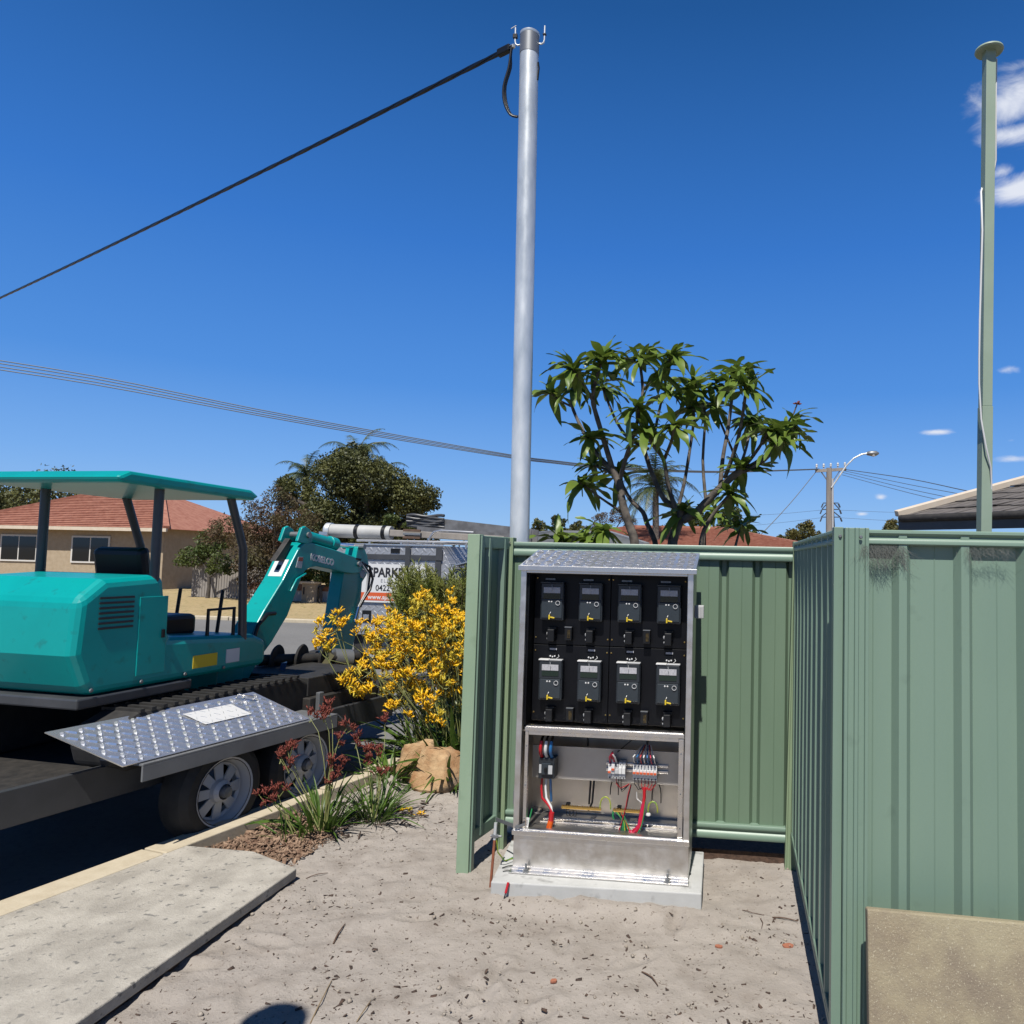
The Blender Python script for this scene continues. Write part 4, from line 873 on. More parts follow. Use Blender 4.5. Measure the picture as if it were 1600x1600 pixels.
def blob_leaves(blobs, n, size, aspect=.5, shell=.75, seed=1, droop=0.0):
    """leaf quads spread through ragged ellipsoid clumps; returns verts, faces"""
    g = np.random.default_rng(seed); vol = np.array([b[3]*b[4]*b[5] for b in blobs])**.75; vol = vol/vol.sum(); pick = g.choice(len(blobs), n, p=vol)
    B = np.array(blobs)[pick]; d = g.normal(size=(n, 3)); d /= np.linalg.norm(d, axis=1)[:, None]
    fr = np.array([(a*.37+b*1.7+c*2.3) for a, b, c in d*3]); bump = 1+.16*np.sin(fr*3+B[:, 0]*5)+.10*np.sin(fr*7.1+B[:, 2]*9)
    rad = (shell+(1-shell)*g.random(n)**.6)*bump; rad *= np.where(g.random(n) < .18, g.random(n)**.4, 1)
    c = B[:, :3]+d*B[:, 3:6]*rad[:, None]
    a = g.normal(size=(n, 3))+d*.5; a[:, 2] -= droop; a /= np.linalg.norm(a, axis=1)[:, None]; nrm = np.cross(a, g.normal(size=(n, 3))); nrm /= np.linalg.norm(nrm, axis=1)[:, None]; b_ = np.cross(nrm, a)
    L = size*g.uniform(.5, 1.3, n)[:, None]; w = L*aspect
    v = np.stack([c-a*L*.5, c+b_*w*.5, c+a*L*.5+nrm*L*.12, c-b_*w*.5], 1); return v.reshape(-1, 3), np.arange(n*4).reshape(-1, 4)
def clumps(c, r, n, rr, seed, flat=1.0):
    g = random.Random(seed); out = []
    for _ in range(n):
        d = V((g.gauss(0, 1), g.gauss(0, 1), g.gauss(0, 1))).normalized(); k = g.random()**.45
        q_ = g.uniform(*rr); out.append((c[0]+d.x*r[0]*k, c[1]+d.y*r[1]*k, c[2]+d.z*r[2]*k, q_, q_, q_*flat))
    return out
def tree(name, label, base, blobs, n, leaf, mleaf, mbark=m_barkd, tr=.16, cat='tree', seed=1, aspect=.5, group=None, limbs=7, lr=.4, droop=0):
    t = thing(name, label, cat, base, 0, group); bx, by, bz = base; c = V((sum(b[0] for b in blobs)/len(blobs), sum(b[1] for b in blobs)/len(blobs), sum(b[2] for b in blobs)/len(blobs)))
    q = MB(); g = random.Random(seed); f_ = V((bx, by, bz)).lerp(V((c.x, c.y, c.z)), .5)
    q.tube([V((bx, by, bz-.1)), V((bx, by, bz)).lerp(f_, .5)+V((tr*.6, 0, 0)), f_], [tr*1.25, tr, tr*.85], 9)
    part(q, 'trunk', mbark, t, smooth=60)
    for k in range(limbs):
        b_ = blobs[g.randrange(len(blobs))]; e = V(b_[:3]); md = f_.lerp(e, .5)+V((0, 0, g.uniform(0, .1)*(e-f_).length))
        part(MB().tube([f_.lerp(V((bx, by, bz)), g.uniform(0, .3)), md, e], [tr*lr*1.4, tr*lr, tr*lr*.35], 7), 'limb', mbark, t, smooth=60)
    v, f = blob_leaves(blobs, n, leaf, aspect, seed=seed, droop=droop); np_mesh('crown', v, f, mleaf, t, kind=None)
    return t
def palm(label, base, h, cr, n, name='palm_tree', m_=None, tr=.12, seed=3, group=None):
    t = thing(name, label, 'palm', base, 0, group); g = random.Random(seed); top = V(base)+V((0, 0, h))
    part(MB().tube([V(base)-V((0, 0, .2)), V(base)+V((.05, 0, h*.5)), top], [tr*1.2, tr, tr*.8], 10), 'trunk', m_bark, t, smooth=60)
    for k in range(n):
        yw = k*2.399+g.uniform(-.2, .2); el = R(g.uniform(-15, 78)); L = cr*g.uniform(.85, 1.1); pts = []; p = top.copy(); d = V((math.cos(yw)*math.cos(el), math.sin(yw)*math.cos(el), math.sin(el)))
        q = MB(); K = 16
        for i in range(K+1):
            pts.append(p.copy()); p = p+d*(L/K); d = (d+V((0, 0, -.10-.02*i*.3))).normalized()
        q.tube(pts, [.02*(1-i/(K+2)) for i in range(K+1)], 4)
        sd = V((-math.sin(yw), math.cos(yw), 0))
        for i in range(2, K+1):
            for s_ in (-1, 1):
                for j in range(3):
                    a = pts[i-1].lerp(pts[i], j/3); tl_ = L*.22*math.sin(PI*(i/K*.8+.15))
                    tg_ = (pts[i]-pts[i-1]).normalized(); e = a+(sd*s_*.75+tg_*.55+V((0, 0, g.uniform(-.75, -.1)))).normalized()*tl_; w = tg_*.012*L/1.5
                    q.add([a-w, a+w, e], [(0, 1, 2)])
        part(q, 'frond', m_ or m_palm, t)
    return t

def D3(px, py, k): p = dp(px, py, k); return (p.x, p.y, p.z)
def pxblobs(lst, k, gr, dd=1.0, squash=1.0, n=None, seed=1):
    """px list (x, y, r) -> cluster of leaf blobs in world metres at distance k"""
    g = random.Random(seed); out = []; u = k/1200
    for (x, y, r) in lst:
        c = dp(x, y, k+g.uniform(-dd, dd)); R_ = r*u
        out.append((c.x, c.y, c.z, R_*.72, R_*.72, R_*.62*squash))
        for _ in range(gr):
            d = V((g.gauss(0, 1), g.gauss(0, 1), g.gauss(0, .8))).normalized(); q_ = R_*g.uniform(.22, .42)
            out.append((c.x+d.x*R_*.8, c.y+d.y*R_*.8, c.z+d.z*R_*.72*squash, q_, q_, q_*.8))
    return out
# far left trees
bl = pxblobs([(520, 738, 42), (575, 748, 52), (640, 775, 45), (470, 775, 40), (540, 795, 58), (612, 802, 55), (662, 786, 24), (560, 712, 24), (505, 812, 50), (585, 838, 50), (650, 830, 36), (448, 760, 18)], 30, 6, 1.2, seed=4)
b = dp(575, 905, 30); tree('tree', 'big dark olive green tree beyond the road behind the work truck', (b.x, b.y, 0), bl, 62000, .115, m_tree1, tr=.3, seed=4, aspect=.55, limbs=12)
for px, py, k, cr, lb in ((557, 716, 31.5, 2.0, 'palm with fronds poking highest out of the dark tree'), (478, 742, 32, 1.7, 'palm crown poking from the left side of the dark tree'), (590, 748, 32, 1.7, 'low palm crown on the right shoulder of the dark tree')):
    c_ = dp(px, py, k); palm(lb, (c_.x, c_.y, 0), c_.z, cr, 26, seed=int(px), tr=.16)
bl = pxblobs([(418, 805, 44), (462, 815, 36), (395, 850, 48), (440, 862, 44), (480, 850, 26), (360, 830, 40), (410, 900, 36), (430, 775, 22)], 25, 7, .9, seed=9)
b = dp(430, 925, 25); tree('tree', 'rusty brown leaved bushy tree left of the dark tree', (b.x, b.y, 0), bl, 17000, .11, m_tree2, tr=.14, seed=9, aspect=.35, limbs=16, lr=.35)
bl = pxblobs([(498, 895, 20), (520, 905, 18), (478, 903, 12), (515, 880, 14)], 26, 5, .5, seed=12)
b = dp(500, 925, 26); tree('shrub', 'bright green round shrub behind the pale letterbox', (b.x, b.y, 0), bl, 4000, .10, m_tree3, tr=.06, seed=12, cat='shrub', limbs=3)
bl = pxblobs([(590, 835, 16), (610, 812, 14), (640, 822, 12), (560, 838, 14)], 27, 4, .4, seed=13)
b = dp(600, 900, 27); tree('shrub', 'yellowish green shrub showing above the white roof tube', (b.x, b.y, 0), bl, 2600, .10, m_tree3, tr=.06, seed=13, cat='shrub', limbs=3)
# left of the photo's edge: more of the same street
bl = pxblobs([(90, 770, 60), (150, 790, 55), (40, 800, 60), (220, 815, 46), (120, 840, 55), (-30, 780, 60), (280, 835, 34)], 42, 6, 2, seed=21)
b = dp(110, 900, 42); tree('gum_tree', 'wide olive tree far behind the brick house at the left edge', (b.x, b.y, 0), bl, 20000, .2, m_tree1, tr=.3, seed=21, limbs=9)
bl = pxblobs([(330, 845, 30), (300, 870, 26), (345, 880, 24)], 27, 5, .5, seed=22)
b = dp(325, 915, 27); tree('shrub', 'rounded light green garden shrub left of the rusty tree', (b.x, b.y, 0), bl, 5000, .1, m_tree3, tr=.06, seed=22, cat='shrub', limbs=4)

def house(name, label, x0, x1, y0, y1, wall, roofm, zw, zr, winx, hip=2.2, base=-.03, mw=m_wallc):
    t = thing(name, label, 'house', ((x0+x1)/2, (y0+y1)/2, 0))
    part(MB().bb(x0, x1, y0, y1, base, zw), 'wall', mw, t)
    o_ = .45; A = [(x0-o_, y0-o_, zw), (x1+o_, y0-o_, zw), (x1+o_, y1+o_, zw), (x0-o_, y1+o_, zw)]; ym = (y0+y1)/2; B = [(x0+hip, ym, zr), (x1-hip, ym, zr)]
    q = MB().add(A+B, [(0, 1, 5, 4), (1, 2, 5), (2, 3, 4, 5), (3, 0, 4), (0, 3, 2, 1)]); r_ = part(q, 'roof', roofm, t)
    # courses of tiles on the street side
    n = 22; a0, a1, b0, b1 = V(A[0]), V(A[1]), V(B[0]), V(B[1]); q = MB()
    nrm = (a1-a0).cross(b0-a0).normalized()
    for i in range(n):
        t0, t1 = i/n, (i+1.08)/n; L0, R0, L1, R1 = a0.lerp(b0, t0), a1.lerp(b1, t0), a0.lerp(b0, min(1, t1)), a1.lerp(b1, min(1, t1)); k = max(3, int((R0-L0).length/.9)); pr = None
        for j in range(k+1):
            w = .012*(j % 2); p = L0.lerp(R0, j/k)+nrm*(.05+w); p1 = L1.lerp(R1, j/k)+nrm*.006; p2 = L0.lerp(R0, j/k)+nrm*.001
            if pr: q.add([pr[0], p, p1, pr[1], pr[2], p2], [(0, 1, 2, 3), (4, 5, 1, 0)])
            pr = (p, p1, p2)
    part(q, 'tile_courses', roofm, r_, kind='stuff')
    q = MB().beam(b0+V((0, 0, .05)), b1+V((0, 0, .05)), .22, .12); q.beam(a0+V((0, 0, .06)), b0+V((0, 0, .06)), .22, .12); q.beam(a1+V((0, 0, .06)), b1+V((0, 0, .06)), .22, .12); part(q, 'ridge_cap', roofm, r_)
    part(MB().bb(x0-o_-.06, x1+o_+.06, y0-o_-.1, y0-o_-.002, zw-.12, zw+.02), 'gutter', m_cream, t)
    for wx in winx:
        w_ = part(MB().bb(wx-.9, wx+.9, y0-.05, y0-.002, 1.0, 2.15), 'window', m_wallw, t); part(MB().bb(wx-.82, wx-.03, y0-.062, y0-.052, 1.08, 2.07), 'pane', m_glass, w_); part(MB().bb(wx+.03, wx+.82, y0-.062, y0-.052, 1.08, 2.07), 'pane', m_glass, w_)
    return t
hl = dp(60, 900, 34); hr = dp(300, 900, 34)
house('brick_house', 'cream brick house with tiled hip roof across the road at far left', hl.x-3, hr.x, hl.y-1, hl.y+7, 0, m_tile, 2.5, 4.4, [hl.x, hl.x+3.4], 3.5)
# red tiled roof behind the frangipani
ra = dp(985, 829, 36); rb = dp(1115, 832, 36)
house('tiled_roof_house', 'house whose red terracotta tile roof shows behind the frangipani trunks', ra.x-4.2, rb.x+4.6, ra.y-4.2, ra.y+4.2, 0, m_tile, 2.15, 3.12+.04, [ra.x], 4.4, mw=m_brick)
ga = dp(868, 838, 30); house('grey_roof_house', 'house with a pale grey roof seen low right of the steel pole', ga.x-2.2, ga.x+3.2, ga.y, ga.y+5, 0, m_roofg, 2.2, 2.72, [], 1.5, mw=m_wallw)
# trees beyond, right of the pole
def ft_(label, lst, k, n, leaf, m_, seed, name='tree', **kw):
    b = dp(lst[0][0], 900, k); return tree(name, label, (b.x, b.y, 0), pxblobs(lst, k, 5, 1.0, seed=seed), n, leaf, m_, tr=.12, seed=seed, limbs=5, **kw)
ft_('hazy olive treetops just right of the steel pole', [(842, 822, 14), (872, 818, 14), (900, 824, 12), (852, 838, 16), (885, 836, 16)], 55, 4500, .2, m_tree1, 31)
ft_('thin brown topped tree behind the palm', [(940, 812, 16), (965, 806, 18), (985, 822, 16), (925, 826, 12)], 50, 2600, .16, m_tree2, 32, aspect=.3)
ft_('olive tree between the palm and the right frangipani trunk', [(1070, 800, 18), (1055, 822, 18), (1090, 815, 18), (1040, 830, 14)], 48, 5200, .18, m_tree3, 33)
ft_('rounded olive tree right of the frangipani trunks', [(1140, 812, 20), (1160, 826, 18), (1125, 832, 20), (1175, 838, 12), (1148, 800, 12)], 46, 5200, .18, m_tree3, 34)
ft_('golden green treetop left of the utility pole', [(1240, 838, 18), (1262, 830, 16), (1222, 846, 14), (1280, 842, 14), (1252, 822, 8)], 44, 5200, .15, m_tree4, 35)
ft_('dark small treetop right behind the utility pole', [(1312, 835, 9), (1296, 842, 10), (1326, 840, 8)], 70, 1600, .2, m_tree1, 36)
ft_('dense golden clipped shrub left of the dark roof', [(1393, 817, 10), (1388, 827, 11), (1400, 826, 11), (1394, 840, 12)], 16, 2600, .05, m_tree4, 37, cat='shrub')
ft_('low far dark treetops showing between utility pole and golden shrub', [(1345, 838, 6), (1362, 834, 5), (1375, 836, 6)], 80, 900, .2, m_tree1, 38)
c_ = dp(1003, 762, 33); palm('feathery queen palm behind the middle of the frangipani', (c_.x+.6, c_.y, 0), c_.z, 2.3, 34, seed=77, tr=.15)

# ------------------------------------------------------------------ utility pole, street light, wires
ub = dp(1297, 880, 42); ut = dp(1297, 731, 42)
up_ = thing('utility_pole', 'grey timber utility pole with crossarm and insulators beyond the fence', 'pole', (ub.x, ub.y, 0))
part(MB().tube([(ub.x-.05, ub.y, -.2), (ut.x-.05, ut.y, ut.z)], [.19, .15], 14), 'timber', m_pine, up_, smooth=60)
part(MB().tube([(ub.x+.16, ub.y-.1, -.2), (ut.x+.12, ut.y-.1, ut.z-.6)], .06, 8), 'conduit', m_lightgrey, up_, smooth=60)
ca0, ca1 = dp(1274, 736, 42), dp(1322, 733, 42)
part(MB().beam(ca0, ca1, .13, .16), 'crossarm', m_pine, up_)
for k in range(5):
    p = ca0.lerp(ca1, .04+.92*k/4); part(MB().lathe([(.03, 0), (.03, .1), (.07, .12), (.05, .2), (.07, .22), (.04, .3), (0, .32)], p+V((0, 0, .08)), 10), 'insulator', m_lightgrey, up_, smooth=50)
part(MB().beam(dp(1283, 737, 42), dp(1297, 757, 42), .05, .05), 'brace', m_galvd, up_); part(MB().beam(dp(1312, 736, 42), dp(1298, 757, 42), .05, .05), 'brace', m_galvd, up_)
lm = thing('street_lamp', 'street light on a curved steel arm above the utility pole', 'street lamp', tuple(dp(1300, 760, 41.8)))
part(MB().tube([dp(*p, 41.8) for p in ((1299, 762), (1310, 746), (1322, 728), (1334, 716), (1346, 710), (1356, 708))], .045, 8), 'arm', m_galv, lm, smooth=60)
hd = dp(1363, 708.5, 41.8); part(MB().lathe([(0, -.34), (.10, -.28), (.15, -.05), (.14, .2), (.05, .34), (0, .36)], hd, 12, (1, 0, .02)), 'lamp_head', m_galvd, lm, smooth=50)
part(MB().lathe([(0, 0), (.13, .0), (.11, -.09), (0, -.12)], hd+V((.05, 0, -.06)), 12), 'lens', m_lightgrey, lm, smooth=50)
def wire(name, label, pts, k0, k1, r, group=None, sag=0, m_=m_blk):
    P = []; n = len(pts)
    for i, (x, y) in enumerate(pts): P.append(dp(x, y, k0+(k1-k0)*i/(n-1)))
    Q = []
    for i in range(n-1):
        for t_ in (0, .25, .5, .75):
            a0 = P[max(i-1, 0)]; a1 = P[i]; a2 = P[i+1]; a3 = P[min(i+2, n-1)]
            Q.append(.5*((2*a1)+(a2-a0)*t_+(2*a0-5*a1+4*a2-a3)*t_*t_+(3*a1-a0-3*a2+a3)*t_**3))
    Q.append(P[-1]); o = MB().tube(Q, r, 5).build(name, m_, smooth=60); return tag(o, label, 'wire', group)
m_wire = mat('weathered_wire', (.10, .115, .13), rough=.6)
for k, (o_, lb) in enumerate(((0, 'topmost street wire of the close bundle behind the steel pole'), (3, 'second street wire of the bundle behind the steel pole'), (6.5, 'third street wire of the bundle behind the steel pole'), (9.5, 'lowest street wire of the bundle behind the steel pole'))):
    f_ = 1-.5*min(1, 1)
    wire('power_line', lb, [(-120, 545+o_*1.6), (150, 588+o_*1.4), (400, 639+o_*1.0), (600, 676+o_*.8), (800, 711+o_*.5), (860, 719+o_*.45), (960, 729.5+o_*.4), (1100, 736+o_*.25), (1200, 735+o_*.15), (1280, 732.5+o_*.1)], 26, 42, .019, 'street wires', m_=m_wire)
for k, (yy_, lb) in enumerate((((733, 748, 769, 800), 'upper thick dark wire running right from the crossarm'), ((735, 757, 776, 812), 'second wire running right from the crossarm'), ((738, 764, 785, 822), 'third wire running right from the crossarm'), ((742, 770, 793, 830), 'lowest wire running right from the crossarm'))):
    wire('power_line', lb, [(1316, yy_[0]), (1420, yy_[1]), (1520, yy_[2]), (1680, yy_[3])], 42, 26, .02 if k == 0 else .014, 'street wires', m_=m_wire)
wire('service_wire', 'single wire sloping down left from the utility pole crossarm', [(1275, 737), (1235, 786), (1186, 838), (1150, 868)], 42, 38, .022, m_=m_wire)
tw = thing('pylon', 'distant steel transmission pylon mostly hidden behind the utility pole', 'pylon', tuple(dp(1297, 880, 300)))
def tp(x, y): return dp(x, y, 300)
for nm, a_, b_ in (('leg', (1293, 860), (1295, 780)), ('leg', (1306, 860), (1301, 780)), ('arm', (1284, 796), (1312, 796)), ('arm', (1283, 808), (1313, 808)), ('arm', (1286, 786), (1310, 786)), ('strut', (1295, 784), (1284, 796)), ('strut', (1301, 784), (1312, 796)), ('strut', (1293, 800), (1283, 808)), ('strut', (1303, 800), (1313, 808)), ('strut', (1296, 830), (1306, 845)), ('strut', (1304, 830), (1293, 845))):
    part(MB().beam(tp(*a_), tp(*b_), .35, .35), nm, m_dgrey, tw)
for x, y in ((1284, 797), (1312, 797), (1284, 809), (1313, 809), (1286, 787), (1310, 787)): part(MB().beam(tp(x, y), tp(x+(-2.5 if x < 1297 else 2.5), y+6), .5, .5), 'insulator', m_dgrey, tw)
for k, (x0, y0, y1, y2) in enumerate(((1284, 797, 806, 812), (1283, 809, 822, 830), (1312, 797, 801, 799), (1313, 809, 815, 812))):
    e = (1150, y1) if x0 < 1297 else (1480, y2-0); wire('high_voltage_line', ('far high voltage line left of the utility pole, upper', 'far high voltage line left of the utility pole, lower', 'far high voltage line right of the utility pole, upper', 'far high voltage line right of the utility pole, lower')[k], [(x0, y0), ((x0+e[0])/2, (y0+y1)/2+1.5), (e[0], y1 if x0 < 1297 else y0+4), ((950, y1+6) if x0 < 1297 else (1700, y0+6))], 300, 330, .055, 'high voltage lines', m_=m_wire)

# ------------------------------------------------------------------ dark roofed building behind the near fence
A = dp(1405, 808, 9.5); zE = A.z; d_ = ray(1600, 801); B = EYE+d_*((zE-1.68)/d_.z); Cc = dp(1600, 755, 9.7)
B = A+(B-A)*1.9; Ct = A+(Cc-A)*1.5
sh = thing('shed', 'low building with curled dark shingle roof and cream hip capping', 'building', (A.x+1, A.y, 0))
nrm = (B-A).cross(Ct-A).normalized()
if nrm.z < 0: nrm = -nrm
q = MB(); q.add([A, B, B+(Ct-A)*1.02, Ct], [(0, 1, 2, 3)]); q.add([A-V((0, 0, .03)), B-V((0, 0, .03)), B+(Ct-A)*1.02-V((0, 0, .03)), Ct-V((0, 0, .03))], [(3, 2, 1, 0)]); rsh = part(q, 'roof', m_shing, sh)
g = random.Random(5)
for i in range(7):
    t0 = i/7; ncol = 16
    for j in range(ncol):
        u0, u1 = j/ncol, (j+1)/ncol
        Lr = A.lerp(Ct, t0); Rr = B.lerp(B+(Ct-A)*1.02, t0); up2 = (Ct-A)/7
        # the hip cuts the left part: columns stay right of the cap
        p0 = Lr.lerp(Rr, u0); p1 = Lr.lerp(Rr, u1-.004); dz = g.uniform(.004, .016); e_ = g.uniform(-.02, .05)
        dn = -(up2.normalized())*e_
        q = MB(); T1, T0 = .013+dz, .003
        vs = [p0+dn+nrm*T1, p1+dn*g.uniform(.3, 1.4)+nrm*(T1+g.uniform(-.003, .006)), p1+up2*1.05+nrm*T0*2, p0+up2*1.05+nrm*T0*2]; vb = [v-nrm*.009 for v in vs]
        q.add(vs+vb, [(0, 1, 2, 3), (7, 6, 5, 4), (0, 4, 5, 1), (1, 5, 6, 2), (2, 6, 7, 3), (3, 7, 4, 0)])
        part(q, 'shingle', m_shing, rsh)
part(MB().beam(A-(Ct-A)*.01+nrm*.05, Ct+nrm*.05, .10, .075, up=tuple(nrm)), 'hip_capping', m_cream, sh, bevel=.006)
eb = (B-A).normalized()
q = MB().beam(A+V((0, -.0, -.09)), B+V((0, 0, -.09)), .03, .15, up=(0, 0, 1)); part(q, 'fascia', m_dgrey, sh)
q = MB().beam(A+V((.3, .45, -1.3)), B+V((0, .45, -1.3)), .1, 2.2); part(q, 'wall', m_dgrey, sh)
q = MB(); q.tube([A+V((0, -.05, -.02)), B+V((0, -.05, -.02))], .045, 8); part(q, 'gutter', m_steel, sh, smooth=50)

# far tree line closing the horizon
g = random.Random(3); bl = []
for k in range(150):
    x = -230+k*2.6+g.uniform(-1, 1); y = 118+g.uniform(-8, 10); z = g.uniform(1.0, 3.2); r = g.uniform(1.6, 3.4); bl.append((x, y, z*.6, r, r, r*.62+z*.35))
v, f = blob_leaves(bl, 30000, .55, .6, seed=41); np_mesh('far_wood', v, f, m_tree1, kind='stuff', label='far line of olive trees along the horizon', cat='trees')

# ------------------------------------------------------------------ across the road: letterbox, walls, paling fence
K27 = 26.0
lb = dp(486, 938, K27); t = thing('letterbox', 'small cream brick letterbox pillar with overhanging cap on the far verge', 'letterbox', (lb.x, lb.y, 0))
w_ = .22; part(MB().bb(lb.x-w_, lb.x+w_, lb.y-w_, lb.y+w_, -.05, .62), 'pillar', m_wallc, t); part(MB().bb(lb.x-w_-.07, lb.x+w_+.07, lb.y-w_-.07, lb.y+w_+.07, .62, .69), 'cap', m_cream, t, bevel=.01)
part(MB().bb(lb.x-w_+.05, lb.x-w_+.10, lb.y-w_-.012, lb.y-w_-.001, .25, .5), 'slot', m_ink, t); part(MB().bb(lb.x-.03, lb.x+w_-.04, lb.y-w_-.014, lb.y-w_-.001, .1, .5), 'door', m_wallc, t)
a_ = dp(440, 930, K27); b_ = dp(640, 933, K27)
t = thing('garden_wall', 'low white rendered wall with orange brick top behind the letterbox', 'wall', ((a_.x+b_.x)/2, lb.y+.5, 0))
part(MB().bb(a_.x-1.5, b_.x+3, lb.y+.4, lb.y+.6, -.05, .34), 'lower_wall', m_wallw, t); part(MB().bb(a_.x-1.5, b_.x+3, lb.y+.38, lb.y+.62, .341, .56), 'brick_top', m_brick, t)
p0 = dp(300, 905, 27.5); p1 = dp(420, 905, 27.5); t = thing('paling_fence', 'grey weathered timber paling fence at the far left across the road', 'fence', ((p0.x+p1.x)/2, p0.y, 0))
n = 26
pb = None
for i in range(n):
    x = p0.x+(p1.x-p0.x)*i/n; h = 1.25+.02*math.sin(i*5)
    if pb is None: pb = part(MB().bb(x, x+.09, p0.y, p0.y+.018, -.03, h), 'paling', m_pine, t)
    else:
        o = bpy.data.objects.new('paling', pb.data); C.objects.link(o); o.parent = t; o.location = (x-p0.x, 0, random.uniform(-.04, .04)); ALL.append(o)
part(MB().bb(p0.x, p1.x, p0.y+.019, p0.y+.06, .9, .98), 'rail', m_pine, t); part(MB().bb(p1.x-.02, p1.x+.12, p0.y-.04, p0.y+.08, -.03, 1.45), 'post', m_pine, t)

# ------------------------------------------------------------------ charcoal work ute with tread plate canopy
UY = 11.0
def U3(px, py, y=UY): return gy(px, py, y)
ux0 = U3(513, 930).x; ux1 = U3(714, 930).x; uz0 = .50; uz1 = U3(600, 851).z
ut_ = thing('work_ute', 'parked work ute with grey tread plate canopy and roof rack', 'ute', ((ux0+ux1)/2, UY+.9, -.055))
ch = U3(690, 851).x; UW = 1.85
q = MB(); q.prism([(ux0, uz0), (ux1, uz0), (ux1, uz1-.50), (ch, uz1), (ux0+.02, uz1)], UY, UY+UW, axis=1); cn = part(q, 'canopy', m_treadg, ut_, bevel=.01)
part(MB().bb(ux0-.01, ch+.03, UY-.02, UY-.001, uz1-.012, uz1+.012), 'edge_trim', m_alu2, cn, bevel=.003); q = MB().bb(ux0-.01, ux1+.02, UY-.03, UY-.001, uz0-.03, uz0+.055); part(q, 'edge_trim', m_alu2, cn, bevel=.003)
zt0, zt1 = U3(600, 866).z, U3(600, 874).z; fx0 = U3(560, 870).x; fx1 = U3(690, 870).x
fb = U3(640, 975).z
q = MB(); q.bb(fx0, fx1, UY-.022, UY-.002, zt1, zt0); q.bb(fx1-.09, fx1, UY-.0215, UY-.002, .72, zt1); q.bb(fx0-.08, fx0, UY-.0215, UY-.002, .72, zt0); part(q, 'frame_and_ledge_shadow', m_dgrey, ut_, bevel=.003)  # top band paints the ledge's shadow dark; side bars are the frame
hx = U3(637, 870).x; part(MB().bb(hx-.03, hx+.05, UY-.0315, UY-.0225, zt1-.12, uz1-.02), 'hinge_strap', m_dgrey, ut_, bevel=.003); q = MB(); q.bb(fx1-.08, fx1+.02, UY-.0315, UY-.0225, zt1-.0, uz1-.02); part(q, 'hinge_strap', m_dgrey, ut_, bevel=.003)
part(MB().bb(U3(611, 860).x, U3(625, 860).x, UY-.012, UY-.001, U3(618, 864).z, U3(618, 857).z), 'roof_latch', m_blackb, ut_)
sx0, sx1, sz0, sz1 = U3(556, 935).x, U3(670, 935).x, U3(620, 942).z, U3(620, 882).z
sg = part(MB().bb(sx0, sx1, UY-.030, UY-.0235, sz0, sz1), 'sign', m_decal, ut_, bevel=.001); oz0, oz1 = U3(620, 939).z, U3(620, 926.5).z
part(MB().bb(sx0+.02, sx1, UY-.0325, UY-.0305, oz0, oz1), 'orange_band', m_orangep, sg)
TM = Euler((R(90), 0, 0)).to_matrix().to_4x4()
def st_(body, px, py, pyt, m_, sx=1, bold=0, nm='lettering'):
    p = U3(px, py); h = U3(px, pyt).z-p.z; text(body, nm, m_, sg, Matrix.Translation((p.x, UY-.0335, p.z)) @ TM, h/.70, .0008, bold=bold, sx=sx)
st_('SPARKPRO', 577, 900.5, 886.5, m_ink, .84, .006); st_('E L E C T R I C A L', 596, 909.5, 904.5, m_inkg, .95); st_('0422 454 972', 588, 922.5, 913.5, m_ink, .92, .001); st_('www.sparkpro.com.au', 576, 935.5, 928.5, m_decal, 1.0, .002)
lx = U3(573, 963); part(MB().bb(lx.x-.07, lx.x+.07, UY-.014, UY-.002, lx.z-.09, lx.z+.09), 'latch_plate', m_blackb, ut_, bevel=.01); part(MB().bb(lx.x-.045, lx.x+.045, UY-.03, UY-.015, lx.z-.05, lx.z+.03), 'paddle_latch', m_alu2, ut_, bevel=.006)
tl0 = U3(516, 1008); tl1 = U3(529, 996); part(MB().bb(tl0.x, tl1.x+.03, UY+.05, UY+.12, tl0.z-.02, tl1.z+.04), 'lamp_housing', m_blackb, ut_); part(MB().bb(tl0.x+.04, tl1.x+.02, UY+.03, UY+.049, tl0.z, tl1.z+.01), 'tail_lamp', m_taill, ut_, bevel=.004)
part(MB().bb(ux0+.05, ux1+2.6, UY+.25, UY+UW-.25, .36, .47), 'chassis', m_blackb, ut_)
for wx in (ux0+.75, ux1+1.75):
    for wy in (UY+.06, UY+UW-.30):
        w_ = part(MB().lathe([(.20, 0), (.33, .01), (.37, .05), (.37, .19), (.33, .24), (.2, .25)], (wx, wy, .315), 28, (0, 1, 0)), 'wheel', m_rubber, ut_, smooth=40)
        part(MB().lathe([(0, .03), (.06, .02), (.08, .05), (.17, .05), (.2, .0)], (wx, wy, .315), 20, (0, 1, 0)), 'rim', m_galvd, w_, smooth=40)
        part(MB().box((wx, UY+.12 if wy < UY+1 else UY+UW-.12, .72), (.95, .22, .05)), 'mudguard', m_ute, ut_, bevel=.02)
cx0 = ux1+.06
q = MB(); q.prism([(cx0, .42), (cx0+2.75, .42), (cx0+2.8, .8), (cx0+2.65, .98), (cx0+1.6, 1.08), (cx0+1.05, 1.62), (cx0+.85, 1.68), (cx0+.05, 1.68), (cx0, 1.1)], UY+.12, UY+UW-.12, axis=1); part(q, 'cab', m_ute, ut_, bevel=.03)
q = MB(); q.prism([(cx0+.08, 1.08), (cx0+1.45, 1.08), (cx0+.98, 1.55), (cx0+.86, 1.60), (cx0+.1, 1.60)], UY+.112, UY+.119, axis=1); part(q, 'side_window', m_glass, ut_)
